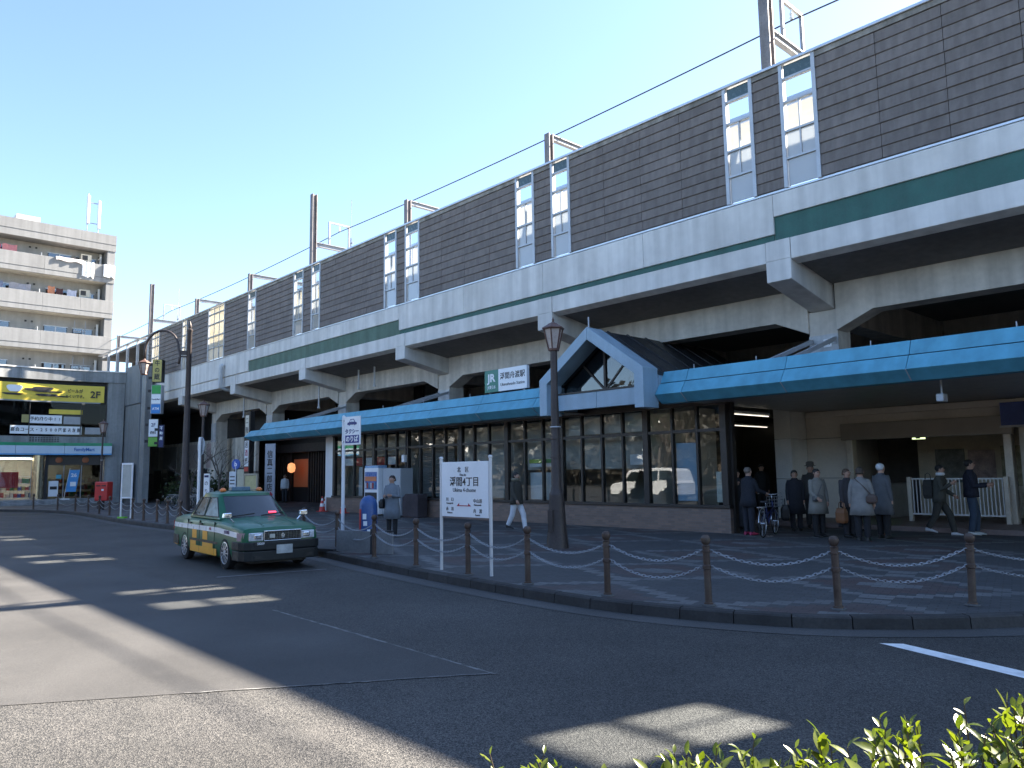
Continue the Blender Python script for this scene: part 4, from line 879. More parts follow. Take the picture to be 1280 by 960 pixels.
        for x in (.70,-.28,-1.12): MB().box(x-.004,x+.004,min(s_*(W(x)-.02),s_*(W(x)+.009)),max(s_*(W(x)-.02),s_*(W(x)+.009)),.24,.88).build('door_seam', rubber, t)
        for x in (-.15,-.95): MB().box(x-.08,x+.08,min(s_*W(x),s_*(W(x)+.028)),max(s_*W(x),s_*(W(x)+.028)),.80,.83).build('door_handle', rubber, t)
        text('東京無線', .075, M('stripe ink',(.10,.03,.12),.5), t, (1.45,s_*(W(1.45)+.011),.712), (R(90),0,0) if s_<0 else (R(90),0,R(180)))
        text('東京', .06, inkred, t, (.45,s_*(W(.4)+.011),.738), (R(90),0,0) if s_<0 else (R(90),0,R(180)))
        # mirrors on the wings
        mrr = MB().tube([(1.42,s_*.70,.90),(1.40,s_*.80,.99)], .014, 6).build('mirror_stalk', chrome, t)
        MB().prism([(-.09,-.045),(-.07,.05),(.09,.055),(.10,-.03),(.07,-.055)], -.05, .05, 'x').xf(Matrix.Translation((1.39,s_*.84,1.03))).build('mirror', chrome, t, bevel=.015)
        # lights
        lg = M('lamp clear',(.62,.66,.70),.12,.3,var=.25,scale=18)
        MB().box(2.10,2.29,min(s_*.405,s_*.70),max(s_*.405,s_*.70),.575,.725).build('headlight', lg, t, bevel=.012)
        MB().box(2.105,2.298,min(s_*.44,s_*.60),max(s_*.44,s_*.60),.60,.70).build('headlight_bowl', chrome, t, bevel=.02)
        MB().prism([(2.24,s_*.705),(2.20,s_*.785),(2.06,s_*.842),(1.99,s_*.842),(2.1,s_*.70)], .575, .725, 'z').build('corner_lamp', M('corner lamp',(.36,.27,.29),.2,.1), t)
        MB().box(-2.47,-2.3,min(s_*.45,s_*.78),max(s_*.45,s_*.78),.62,.80).build('tail_lamp', M('tail red',(.35,.02,.02),.2), t)
        MB().lathe([(.05,0),(.075,.015),(.07,.05),(.03,.08)], (0,0,0), 10).xf(Matrix.Translation((-.1,s_*.42,1.47))).build('roof_marker', M('amber',(.70,.20,.05),.35), t, smooth=True)
        for x in (1.34,-1.34):
            wh = bpy.data.objects.new('wheel', None); COL.objects.link(wh); wh.parent = t; wh.location = (x,s_*.765,.31); wh.rotation_euler = (R(90)*-s_,0,0)
            MB().lathe([(.20,-.09),(.27,-.09),(.305,-.065),(.31,0),(.305,.065),(.27,.09),(.20,.085)], (0,0,0), 28).build('tyre', tyre_m, wh, smooth=R(40))
            MB().lathe([(.215,.05),(.215,.088),(.20,.092),(.185,.07),(.06,.082),(.05,.095),(.01,.098)], (0,0,0), 28).build('rim', rim_m, wh, smooth=R(30))
            for k in range(12): a = 2*math.pi*k/12; MB().bar((.07*math.cos(a),.07*math.sin(a),.086),(.19*math.cos(a),.19*math.sin(a),.078),.022,.02).build('spoke', rim_m, wh)
            sl_ = MB()
            for k in range(12): a = 2*math.pi*(k+.5)/12; sl_.bar((.11*math.cos(a),.11*math.sin(a),.079),(.182*math.cos(a),.182*math.sin(a),.073),.03,.006)
            sl_.build('rim_slots', rubber, wh)
    # front
    fb = [(2.40,0),(2.39,.45),(2.36,.68),(2.28,.80),(2.12,.858),(1.75,.862)]; poly = fb+[(x,-y) for x,y in fb[:0:-1]]
    inner = [(1.9,.80),(1.9,-.80)]
    def bump(z0,z1,sc=1): MB().prism([(x*1.0,y*sc) for x,y in fb[::-1]]+[(x,-y*sc) for x,y in fb[1:]], z0, z1, 'z').build('front_bumper', bump_m, t, bevel=.018)
    bump(.40,.555); bump(.20,.392,.985)
    MB().box(2.35,2.385,-.62,.62,.245,.30).build('air_intake', black, t)
    MB().prism([(x,y) for x,y in [(-1.8,.86),(-2.3,.83),(-2.46,.70),(-2.5,0),(-2.46,-.70),(-2.3,-.83),(-1.8,-.86)]], .30, .52, 'z').build('rear_bumper', bump_m, t, bevel=.018)
    MB().box(2.2,2.287,-.385,.385,.575,.735).build('grille_back', black, t)
    for k in range(13): y = -.36+.06*k; MB().box(2.288,2.300,y-.006,y+.006,.59,.725).build('grille_bar', M('grille bar',(.10,.11,.11),.3,.6), t)
    for k in range(4): z = .61+.03*k; MB().box(2.288,2.296,-.375,.375,z-.003,z+.003).build('grille_bar', MATS['grille bar'], t)
    MB().box(2.2,2.315,-.40,.40,.735,.76).box(2.2,2.31,-.40,.40,.565,.578).box(2.2,2.31,-.40,-.382,.578,.735).box(2.2,2.31,.382,.40,.578,.735).build('grille_surround', chrome, t, bevel=.006)
    MB().prism([(.04*math.cos(R(a)),.655+.05*math.sin(R(a))) for a in range(0,360,30)], 2.301, 2.312, 'x').build('emblem', chrome, t); MB().box(2.301,2.308,-.28,-.17,.62,.69).build('badge', M('badge pale',(.5,.5,.45),.4), t)
    MB().box(2.398,2.41,-.17,.17,.325,.49).build('number_plate', M('blank plate',(.42,.44,.43),.5,var=.2,scale=9), t)
    np_ = MB().box(2.375,2.39,-.62,-.37,.50,.555).build('call_number_plate', black, t); text('50209', .06, sign_white, np_, (2.393,-.495,.527), (R(90),0,R(90)), bold=.01)
    MB().box(2.30,2.374,-.6,-.38,.50,.53).build('plate_bracket', black, t)
    for a in ((.97,-.50,.08,.72),(.97,.15,.08,.55)):
        MB().bar((1.02,a[1]-.1,.99),(.95,a[1]+.42,1.03),.016,.022).build('wiper', rubber, t)
    led = MB().box(-.008,.008,-.085,.085,-.018,.018).build('led_sign', emission('led red',(1,.06,.12),1.5), t); led.location = (.862,.36,1.045); led.rotation_euler = (0,R(-57),R(4))
    MB().prism([(-.12,.0),(-.10,.09),(.10,.09),(.12,0)], -.22, .22, 'y').xf(Matrix.Translation((-.2,0,1.475))).build('roof_lamp', M('roof lamp',(.06,.12,.16),.3), t, bevel=.02)
    MB().tube([(1.0,.3,.99),(1.6,.32,.945),(2.15,.34,.84)], .006, 4).tube([(1.0,-.3,.99),(1.6,-.32,.945),(2.15,-.34,.84)], .006, 4).build('bonnet_crease', paint_g, t)
    MB().box(-2.2,2.1,-.6,.6,.14,.2).build('underbody', black, t)
    return t
taxi()

# ================================================================== people
skin_m = M('skin', (.42,.25,.18), .6, var=.06)
def cloth(name, c, r=.85): return M('cloth '+name, c, r, var=.12, scale=7, bump=.25, bscale=90)
def skin_mesh(V, E, rad):
    me = bpy.data.meshes.new('sk'); me.from_pydata(V, E, []); o = bpy.data.objects.new('sk', me); COL.objects.link(o)
    md = o.modifiers.new('s','SKIN'); md.use_smooth_shade = True
    for i,r in enumerate(rad): me.skin_vertices[0].data[i].radius = (r,r); me.skin_vertices[0].data[i].use_root = (i==0)
    sb = o.modifiers.new('u','SUBSURF'); sb.levels = 2; sb.render_levels = 2
    dg = bpy.context.evaluated_depsgraph_get(); out = bpy.data.meshes.new_from_object(o.evaluated_get(dg)); bpy.data.objects.remove(o); return out
def hand_mb(w_, d, side):
    """palm and five bent fingers, starting at wrist w_, pointing along d"""
    d = Vector(d).normalized(); sd_ = d.cross(Vector((0,1,0))); sd_ = sd_.normalized() if sd_.length>.1 else Vector((1,0,0)); up = sd_.cross(d).normalized()*side
    m = MB(); w_ = Vector(w_); q = [tuple(w_+d*a+sd_*b_*c) for a,b_,c in ()]
    m.tube([w_-d*.01, w_+d*.03, w_+d*.075], [.026,.036,.032], 8)
    for k,l in enumerate((.062,.074,.070,.055)):
        b0 = w_+d*.075+sd_*(-.027+.018*k); m.tube([b0, b0+d*l*.5+up*-.006, b0+d*l*.85+up*-.03], [.0095,.009,.007], 5)
    b0 = w_+d*.03+sd_*-.032; m.tube([b0, b0+d*.03-sd_*.022, b0+d*.062-sd_*.022+up*-.012], [.011,.010,.008], 5)
    return m
def person(label, x, y, yaw, H, coat, legs, hair, shoes=(.02,.02,.02), hem=.62, flare=.24, armL=None, armR=None, stride=0, z0=.128, hat=None, hairlen=0, scarf=None, hood=False, lean=0, cut=1.0):
    t = thing('person', label, 'person', (x,y,z0), yaw, 'people by the station'); s = H/1.70; t.scale = (s,s,s)
    cm = cloth(str(coat), coat); lm = cloth(str(legs), legs); hm = M('hair '+str(hair), hair, .7, var=.2, scale=30); shm = M('shoe '+str(shoes), shoes, .5)
    aL = armL or ((.02,.14,-1),(.16,.02,-1)); aR = armR or ((.02,-.14,-1),(.16,-.02,-1))
    V = [(0,0,.94),(lean*.4,0,1.14),(lean*.8,0,1.32),(lean,0,1.445),(lean+.02,0,1.52),(lean+.028,0,1.60),(lean+.015,0,1.675)]; E_ = [(0,1),(1,2),(2,3),(3,4),(4,5),(5,6)]; rad = [.135,.125,.13,.062,.066,.092,.066]; grp = ['l','c','c','k','k','k','k']
    def addv(p, r, g, to): V.append(tuple(p)); rad.append(r); grp.append(g); E_.append((to,len(V)-1)); return len(V)-1
    wr = {}
    for sd_,(u,f) in ((1,aL),(-1,aR)):
        sp_ = Vector((lean*.9,sd_*.165,1.385)); i = addv(sp_,.062,'c',2); el = sp_+Vector(u).normalized()*.28; j = addv(el,.047,'c',i); w_ = el+Vector(f).normalized()*.25; k = addv(w_,.032,'c',j); wr[sd_] = (sp_,el,w_,Vector(f).normalized())
    ft = {}
    for sd_ in (1,-1):
        dx = stride*sd_; i = addv((0,sd_*.085,.88),.098,'l',0); kx = dx*.55+(.06 if dx<0 else .05)*(abs(stride)>.02)
        j = addv((kx,sd_*.095,.48),.068,'l',i); ank = Vector((dx,sd_*.095,.09+(.10 if dx<-.1 else 0))); k = addv(ank,.042,'l',j); ft[sd_] = (ank, dx)
    me = skin_mesh(V, E_, rad)
    for m_ in (skin_m, cm, lm): me.materials.append(m_)
    segs = [(Vector(V[a]),Vector(V[b_]),grp[b_]) for a,b_ in E_]
    def near(p):
        best = (9,'c')
        for a,b_,g in segs:
            ab = b_-a; u = max(0,min(1,(p-a).dot(ab)/ab.length_squared)); d = (p-a-ab*u).length
            if d<best[0]: best = (d,g)
        return best[1]
    for p in me.polygons: p.material_index = {'k':0,'c':1,'l':2}[near(p.center)]
    # a face: brow, nose and chin pushed out of the head
    for v in me.vertices:
        if v.co.z>1.53 and v.co.x>lean+.05 and abs(v.co.y)<.03 and 1.56<v.co.z<1.61: v.co.x += .018
    inst('body', me, t)
    for sd_ in (1,-1):
        MB().ell((lean+.105,sd_*.032,1.615), .012,.014,.008, 6, 4).build('eye', inkblack, t); MB().ell((lean+.02,sd_*.088,1.595), .018,.012,.03, 6, 4).build('ear', skin_m, t)
    MB().box(lean+.098,lean+.108,-.02,.02,1.553,1.559).build('mouth', M('lips',(.30,.12,.10),.6), t)
    # coat with sleeves
    c = MB(); n = 22
    def er(z, rx, ry, xo=0): return [(xo+rx*math.cos(2*math.pi*k/n)*(1+.045*math.sin(1.9*k+z*3)*min(1,(1.5-z)*1.6)), ry*math.sin(2*math.pi*k/n)*(1+.04*math.cos(2.3*k+z*4)*min(1,(1.5-z)*1.6)), z) for k in range(n)]
    lv = [(hem,.17*flare/.24,flare),(hem+(1.05-hem)*.5,.165*(flare/.24)**.5,.22*(flare/.24)**.5),(1.05,.15,.20,lean*.3),(1.22,.155,.205,lean*.6),(1.34,.145,.205,lean*.8),(1.41,.11,.175,lean),(1.455,.075,.09,lean),(1.49,.07,.078,lean+.01)]
    c.loft([er(l[0],l[1],l[2],l[3] if len(l)>3 else 0) for l in lv])
    co = c.build('coat', cm, t, smooth=True)
    for sd_ in (1,-1):
        sp_,el,w_,f = wr[sd_]
        MB().tube([sp_+Vector((0,-sd_*.03,.03)),sp_.lerp(el,.3),el,el.lerp(w_,.5),w_], [.075,.070,.060,.054,.046], 10).build('sleeve', cm, t, smooth=R(60))
        hand_mb(w_, f, sd_).build('hand', skin_m, t, smooth=R(60))
        a,dx = ft[sd_]; tilt = .5 if dx<-.1 else 0
        MB().loft([[(xx,yy*1.0,zz) for xx,yy,zz in rr] for rr in [[(a.x-.07+k*0+.0,a.y+.038*math.sin(q)*1.0,a.z-.045+.045*math.cos(q)) for q in [2*math.pi*i/8 for i in range(8)]] if k==0 else [(a.x+px_,a.y+wd*math.sin(q),a.z-.085+ht+ht*math.cos(q)-tilt*px_*.4) for q in [2*math.pi*i/8 for i in range(8)]] for k,px_,wd,ht in ((0,0,0,0),(1,0,.045,.05),(1,.07,.05,.036),(1,.14,.046,.026),(1,.19,.025,.018))]]).build('shoe', shm, t, smooth=R(60))
        if cut: MB().tube([(0+.0,sd_*.085,.86),(ft[sd_][1]*.55+.05*(abs(stride)>.02),sd_*.095,.48),(a.x,a.y,a.z+.0)], [.105,.082*cut,.066*cut], 10).build('trouser_leg', lm, t, smooth=R(60))
    # hair
    hr = MB(); hr.ell((lean-.006,0,1.63), .098,.092,.092, 12, 8)
    if hairlen: hr.loft([[(lean-.03+rx*math.cos(2*math.pi*k/10),ry*math.sin(2*math.pi*k/10),z) for k in range(10)] for rx,ry,z in ((.05,.07,1.62-hairlen),(.075,.095,1.55),(.08,.096,1.62))])
    hr.build('hair', hm, t, smooth=True)
    if hat: MB().lathe([(.15,0),(.152,.012),(.105,.02),(.10,.10),(.07,.125),(.01,.13)], (lean+.01,0,1.665), 12).build('hat', cloth('hat',hat), t, smooth=R(50))
    if hood: MB().loft([[(lean-.02+rx*math.cos(2*math.pi*k/12),ry*math.sin(2*math.pi*k/12),z) for k in range(12)] for rx,ry,z in ((.10,.13,1.44),(.125,.15,1.50),(.11,.135,1.54))]).build('hood', cloth('fur',(.16,.15,.11)), t, smooth=True)
    if scarf: MB().loft([[(lean+.01+rx*math.cos(2*math.pi*k/12),ry*math.sin(2*math.pi*k/12),z) for k in range(12)] for rx,ry,z in ((.085,.10,1.45),(.105,.12,1.475),(.10,.11,1.51),(.08,.085,1.525))]).build('scarf', cloth('scarf',scarf), t, smooth=True)
    return t
def carried(name, label, cat, p, loc, mat, dims=(.14,.05,.11), strap=None, rz=0):
    m_ = Matrix.Translation(p.location) @ Euler((0,0,p.rotation_euler.z)).to_matrix().to_4x4() @ Matrix.Scale(p.scale.x,4)
    t = thing(name, label, cat, m_ @ Vector(loc), p.rotation_euler.z+rz)
    a,b_,c = dims
    MB().loft([[(sx*a*f,sy*b_*f2,z) for sx,sy in ((-1,-1),(1,-1),(1,1),(-1,1))] for f,f2,z in ((.85,.8,-c),(1,1,-c*.6),(1,1,c*.4),(.9,.5,c))]).build('bag_body', mat, t, bevel=.015)
    if strap: 
        L_ = [Vector(q)-Vector(loc) for q in strap]; MB().tube([tuple(q*p.scale.x) for q in L_], .011, 5).build('strap', mat, t)
    else: MB().tube([(-a*.6,0,c),(-a*.5,0,c+.12),(0,0,c+.16),(a*.5,0,c+.12),(a*.6,0,c)], .009, 5).build('handle', mat, t)
    return t
lb = lambda n,c: M('leather '+n, c, .45, var=.1)
CAMDIR = lambda x,y: math.atan2(-y,-x)
p = person('woman in a pale grey coat looking at her phone near the pillar bin', -16.81, 11.22, R(-60), 1.56, (.17,.195,.225), (.02,.02,.022), (.03,.02,.016), hem=.50, flare=.25, armL=((.12,.2,-1),(.8,-.45,.15)), armR=((.1,-.16,-1),(.8,.35,.10)), hairlen=.06, cut=.9)
carried('handbag', 'black shoulder bag hanging beside the woman in the pale grey coat', 'bag', p, (.02,-.27,.92), lb('black',(.012,.012,.013)), (.15,.06,.12), strap=[(.02,-.27,1.03),(.02,-.22,1.25),(.0,-.15,1.44),(-.03,-.2,1.25),(.0,-.27,1.03)])
p = person('woman in a dark hooded jacket and white trousers walking past the windows', -15.58, 14.46, R(10), 1.60, (.045,.042,.034), (.62,.64,.68), (.02,.016,.014), hem=.78, flare=.24, stride=.24, hood=True, hairlen=.08, armL=((-.2,.14,-1),(.1,0,-1)), armR=((.15,-.16,-1),(.5,0,-.8)))
carried('shoulder_bag', 'reddish brown bag carried behind the walking woman in white trousers', 'bag', p, (-.17,.2,.92), lb('red brown',(.14,.05,.04)), (.13,.07,.17), strap=[(-.1,.2,1.05),(-.06,.2,1.3),(0,.16,1.44),(-.12,.18,1.3),(-.2,.2,1.05)])
person('person in a white jacket standing by the restaurant front', -43.2, 21.2, R(-40), 1.66, (.55,.58,.60), (.03,.03,.035), (.03,.025,.02), hem=.85, flare=.2)
pb_ = person('man in a dark coat holding a bicycle at the entrance, seen from behind', -10.05, 17.1, R(75), 1.64, (.014,.016,.024), (.018,.02,.03), (.16,.13,.11), shoes=(.35,.03,.09), hem=.72, flare=.25, armL=((.3,.2,-1),(.9,.1,-.35)), armR=((.4,-.14,-1),(.9,-.1,-.3)), lean=.03)
person('person holding up a phone in the dark doorway behind the cyclist', -11.25, 18.6, R(-30), 1.58, (.02,.02,.024), (.06,.065,.08), (.02,.016,.014), hem=.80, flare=.2, armR=((.3,-.1,-1),(.8,.15,.7)), armL=((.3,.1,-1),(.7,-.1,.5)))
p = person('woman in a long dark coat with a dark bag left of the light coated woman', -9.75, 18.9, R(-55), 1.55, (.018,.019,.026), (.015,.015,.02), (.025,.02,.018), hem=.48, flare=.26, hairlen=.10)
carried('tote_bag', 'large black bag held beside the woman in the long dark coat', 'bag', p, (.02,-.30,.52), lb('black',(0,0,0)), (.16,.09,.20))
person('man in a brown flat hat standing behind the coated women', -9.95, 20.2, R(-60), 1.70, (.05,.045,.042), (.03,.03,.03), (.10,.09,.08), hem=.78, flare=.22, hat=(.11,.095,.08), z0=.128)
p = person('woman in a light beige coat with a grey handbag across her body', -8.54, 17.63, R(-28), 1.58, (.22,.21,.185), (.012,.012,.014), (.03,.025,.022), hem=.58, flare=.27, hairlen=.04, armL=((.1,.18,-1),(.3,-.05,-1)), armR=((.15,-.16,-1),(.8,.1,-.5)))
carried('handbag', 'grey handbag worn in front of the light beige coat', 'bag', p, (.17,-.12,.98), lb('grey',(.10,.10,.10)), (.05,.13,.08), strap=[(.17,-.12,1.04),(.15,.02,1.3),(.05,.1,1.45),(-.12,.0,1.3)])
person('dark dressed youth walking away right of the light beige coat', -8.75, 19.7, R(20), 1.55, (.035,.033,.032), (.02,.02,.022), (.02,.017,.015), hem=.82, flare=.2, stride=.2)
p = person('woman in a pale grey coat seen from behind with a brown shoulder bag', -7.34, 17.2, R(105), 1.60, (.23,.22,.21), (.014,.014,.018), (.06,.045,.035), hem=.60, flare=.28, hairlen=.06, armL=((.0,.24,-1),(.1,.05,-1)), armR=((.0,-.26,-1),(.12,-.1,-1)))
carried('shoulder_bag', 'small brown shoulder bag on the back of the pale grey coat', 'bag', p, (-.10,-.24,.98), lb('brown',(.075,.045,.035)), (.07,.11,.10), strap=[(-.08,-.24,1.06),(-.15,-.1,1.25),(-.12,.08,1.43),(0,.12,1.46)])
person('white haired man in a grey coat beside the entrance, seen from behind', -7.25, 18.1, R(70), 1.68, (.10,.105,.115), (.014,.014,.016), (.58,.60,.62), hem=.55, flare=.27)
p = person('woman facing the couple half hidden behind the pale grey coat', -7.95, 17.9, R(-20), 1.57, (.05,.045,.05), (.02,.02,.025), (.10,.06,.04), hem=.75, flare=.22, hairlen=.06)
carried('paper_bag', 'orange brown bag held low beside the couple at the entrance', 'bag', p, (.05,-.28,.55), lb('orange',(.20,.08,.03)), (.13,.07,.17))
p = person('youth with a white scarf and backpack walking right by the railing', -6.55, 19.6, R(8), 1.63, (.055,.055,.045), (.04,.038,.032), (.014,.012,.012), shoes=(.55,.56,.58), hem=.80, flare=.21, stride=.26, scarf=(.68,.70,.72), armR=((.2,-.12,-1),(.9,.05,.6)), armL=((.1,.12,-1),(.6,0,-.4)), lean=.05)
carried('backpack', 'dark backpack worn by the youth with the white scarf', 'bag', p, (-.22,0,1.12), cloth('pack',(.03,.03,.028)), (.10,.15,.22))
person('man in a dark jacket and jeans reading at the railing on the right', -6.02, 20.1, R(15), 1.74, (.012,.014,.026), (.035,.055,.085), (.016,.014,.013), shoes=(.5,.52,.5), hem=.86, flare=.22, armR=((.25,-.1,-1),(.9,.1,.05)), armL=((.3,.1,-1),(.9,-.1,.1)), stride=.05)
person('person in dark clothes deep in the shaded entrance passage', -12.6, 22.3, R(-40), 1.62, (.02,.02,.022), (.02,.02,.02), (.02,.016,.014), hem=.8, flare=.2, z0=.25)

# ================================================================== bicycles
def bicycle(label, x, y, yaw, col, z0=.128, lean=0):
    t = thing('bicycle', label, 'bicycle', (x,y,z0), yaw, 'bicycles'); t.rotation_euler = (lean,0,yaw)
    fm_ = M('bike frame '+str(col), col, .4, .3); ty = M('bike tyre',(.015,.015,.015),.8); al = M('bike alloy',(.55,.56,.58),.3,.8)
    for wx in (-.54,.54):
        wh = bpy.data.objects.new('wheel', None); COL.objects.link(wh); wh.parent = t; wh.location = (wx,0,.33)
        def ring_(r_,q,mat,nm): MB().tube([(r_*math.cos(a),0,r_*math.sin(a)) for a in [2*math.pi*k/24 for k in range(25)]], q, 6, cap=False).build(nm, mat, wh, smooth=True)
        ring_(.315,.017,ty,'tyre'); ring_(.292,.009,al,'rim')
        sp_ = MB()
        for k in range(14): a = 2*math.pi*k/14; sp_.tube([(0,.02*(-1)**k,0),(.29*math.cos(a),0,.29*math.sin(a))], .0016, 3)
        sp_.build('spokes', al, wh); MB().tube([(0,-.05,0),(0,.05,0)], .018, 8).build('hub', al, wh)
        MB().tube([(.345*math.cos(a),0,.345*math.sin(a)) for a in [R(20+k*14) for k in range(12)]], .012, 5).build('mudguard', al, wh)
    fr = MB(); bb_ = (-.06,0,.29); sc_ = (-.2,0,.72); hd0 = (.40,0,.66); hd1 = (.36,0,.82)
    fr.tube([sc_,bb_], .017, 7).tube([bb_,hd0], .019, 7).tube([(-.13,0,.5),hd0], .015, 7).tube([hd1,(.43,0,.56)], .02, 7)
    for s_ in (-.05,.05): fr.tube([(.44,s_*.4,.6),(.48,s_,.5),(.54,s_,.33)], .011, 6).tube([bb_,(-.54,s_,.33)], .010, 6).tube([(-.19,0,.68),(-.54,s_,.33)], .009, 6)
    fr.build('frame', fm_, t, smooth=True)
    MB().tube([hd1,(.33,0,.96)], .012, 6).tube([(.16,-.28,1.0),(.28,-.24,1.03),(.34,-.08,.98),(.34,.08,.98),(.28,.24,1.03),(.16,.28,1.0)], .011, 6).build('handlebar', al, t, smooth=True)
    MB().loft([[(-.22-.14,-.10,.80),(-.22-.14,.10,.80),(-.36,.09,.85),(-.36,-.09,.85)],[(-.2,-.07,.80),(-.2,.07,.80),(-.2,.06,.85),(-.2,-.06,.85)],[(-.06,-.025,.81),(-.06,.025,.81),(-.06,.02,.84),(-.06,-.02,.84)]]).build('saddle', black, t, bevel=.015)
    MB().tube([(-.2,0,.7),(-.22,0,.8)], .012, 6).build('seat_post', al, t)
    MB().box(-.74,-.34,-.07,.07,.70,.715).tube([(-.6,.06,.7),(-.54,.06,.34)], .007, 5).tube([(-.6,-.06,.7),(-.54,-.06,.34)], .007, 5).build('rack', al, t)
    bk = MB()
    for z in (.68,.76,.84,.92): bk.tube([(.45,-.15,z),(.72,-.17,z),(.72,.17,z),(.45,.15,z),(.45,-.15,z)], .005, 4)
    for k in range(6): yy = -.15+.06*k; bk.tube([(.72,yy,.68),(.72,yy*1.1,.92)], .004, 4).tube([(.46,yy,.68),(.45,yy,.92)], .004, 4).tube([(.46,yy,.68),(.72,yy,.68)], .004, 4)
    bk.build('basket', al, t)
    MB().tube([bb_,(-.06,.09,.29),(.04,.1,.17)], .01, 5).tube([(-.06,-.09,.29),(-.16,-.1,.41)], .01, 5).lathe([(.09,-.003),(.09,.003)], (0,0,0), 14).build('crank', al, t)
    return t
bicycle('dark bicycle held by the man at the station entrance', -9.55, 17.15, R(104), (.02,.03,.10))
for k,(x,y,a) in enumerate(((-40.5,14.6,70),(-38.9,14.4,75),(-37.2,14.2,66),(-41.9,14.8,80))):
    bicycle('dark parked bicycle under the far viaduct, %s from the right' % ['second','third','first','fourth'][(0,1,2,3)[k]] if False else 'dark parked bicycle in the shade under the far viaduct, %s from the right' % {-37.2:'first',-38.9:'second',-40.5:'third',-41.9:'fourth'}[x], x, y, R(a), (.03,.03,.035), lean=R(4))

# ================================================================== convenience store block on the left
sb = thing('store_block', 'two storey concrete block with a curved front holding the convenience store', 'building', (0,0,0))
FX = lambda y: -56.85+.028*(y-10.5)**2
def bow(name, mat, y0, y1, z0, z1, off=0, th=.25, parent=sb, step=.55, bevel=0):
    n = max(1,int((y1-y0)/step)); m = MB(); rings = []
    for k in range(n+1):
        y = y0+(y1-y0)*k/n; x = FX(y)+off; rings.append([(x,y,z0),(x,y,z1),(x-th,y,z1),(x-th,y,z0)])
    return m.loft(rings).build(name, mat, parent, smooth=R(30), bevel=bevel)
for a,b_ in ((1.5,5.6),(5.61,9.7),(9.71,13.4),(13.41,15.69)): bow('parapet', conc_bldg, a, b_, 8.15, 8.85, .12, .5)
bow('coping', conc, 1.5, 15.69, 8.852, 8.93, .18, .6)
bow('pier', conc_bldg, 14.72, 15.69, .2, 8.145, .05, .5)
bow('recess_back', dark, 1.5, 14.71, 6.75, 8.14, -.25, .3)
bow('spandrel', conc_bldg, 1.5, 14.7, 4.06, 4.48, .02, .4)
box('side_wall', M('grey panel wall',(.21,.225,.235),.7,var=.08,streak=.12), sb, -56.2, -53.0, 15.72, 16.2, 6.6, 9.2); box('side_wall', MATS['grey panel wall'], sb, -56.2, -53.0, 15.78, 16.2, .1, 6.55)
box('side_column', conc_bldg, sb, -52.99, -52.15, 15.85, 16.25, .1, 9.0, bevel=.02)
box('roof', conc_bldg, sb, -68, -57.0, 1, 16.2, 8.2, 8.5); box('rear_wall', conc_bldg, sb, -68, -67.6, 1, 16.2, 0, 8.2); box('floor_slab', conc_bldg, sb, -67.5, -57.2, 1, 15.6, 4.0, 4.4)
box('north_wall', conc_bldg, sb, -67.5, -56.6, 16.0, 16.2, .1, 8.2)
# yellow sign band
yb = thing('yellow_sign_band', 'long yellow sign band with black brush shapes over the store', 'sign', (0,0,0))
ym = M('sign yellow',(.72,.55,.06),.45,var=.06); bow('band', ym, 1.5, 14.5, 6.78, 7.88, .02, .1, yb)
bow('trim', steel, 1.5, 14.3, 6.70, 6.775, .06, .16, yb)
cloud = lambda y,z,ry,rz,mt,nm: MB().prism([(y+ry*math.cos(R(a))*(1+.15*math.sin(R(a*3))),z+rz*math.sin(R(a))*(1+.25*math.cos(R(a*2)))) for a in range(0,360,20)], FX(y)+.01, FX(y)+.075, 'x').build(nm, mt, yb)
for y,z,ry,rz,mt in ((11.0,7.55,.55,.16,inkblack),(10.4,7.48,.45,.1,inkblack),(11.3,7.38,.9,.06,inkblack),(11.2,7.15,.6,.10,inkblack),(12.0,7.1,.5,.05,inkblack),(9.4,7.5,.42,.28,sign_white),(9.3,7.14,.55,.08,inkblack),(8.0,7.3,.55,.11,inkblack),(8.1,7.12,.5,.10,inkblack),(6.8,7.3,.5,.05,inkblack),(5.2,7.3,.6,.14,inkblack),(3.5,7.35,.7,.1,inkblack)): cloud(y,z,ry,rz,mt,'brush_mark')
fx = lambda y,o=.03: (FX(y)+o)
text('2F', .62, inkblack, yb, (fx(13.95,.09),13.97,7.28), (R(90),0,R(80)), bold=.02); text('ビールが', .27, inkblack, yb, (fx(12.75,.08),12.8,7.48), (R(90),0,R(84)), bold=.02, sx=.85); text('とくいです。', .24, inkblack, yb, (fx(12.8,.08),12.85,7.12), (R(90),0,R(84)), bold=.02, sx=.85)
# first floor windows
for a,b_ in ((1.5,4.4),(4.45,7.35),(7.4,10.3),(10.35,13.2),(13.25,14.65)): 
    w_ = bow('upper_window', glass('filmed glass',(.4,.42,.42),.0,ior=1.18), a, b_, 4.5, 6.68, -.05, .02); bow('window_frame', frame_brown, b_, b_+.05, 4.5, 6.68, .0, .1, w_)
bow('upper_interior', M('upper dark',(.045,.035,.03),.9), 1.5, 14.6, 4.5, 6.7, -1.3, .1)
for a,b_ in ((6,7.5),(8.0,9.5)): bow('curtain', M('brown curtain',(.075,.05,.04),.9,var=.3), a, b_, 4.5, 6.65, -.5, .05)
for y0,y1,z0,z1,tx_ in ((10.35,12.15,5.32,5.85,'予約承り中!!'),(9.3,13.3,4.62,5.15,'宴会コース・2500円飲み放題')):
    bow('window_notice', sign_white, y0, y1, z0, z1, -.03, .02); yc = (y0+y1)/2
    n = len(tx_)
    for k,ch in enumerate(tx_): y = y0+(y1-y0)*(k+.5)/n; text(ch, .27 if n<9 else .27, inkblack, sb, (FX(y)-.025,y,(z0+z1)/2), (R(90),0,R(90)), bold=.015)
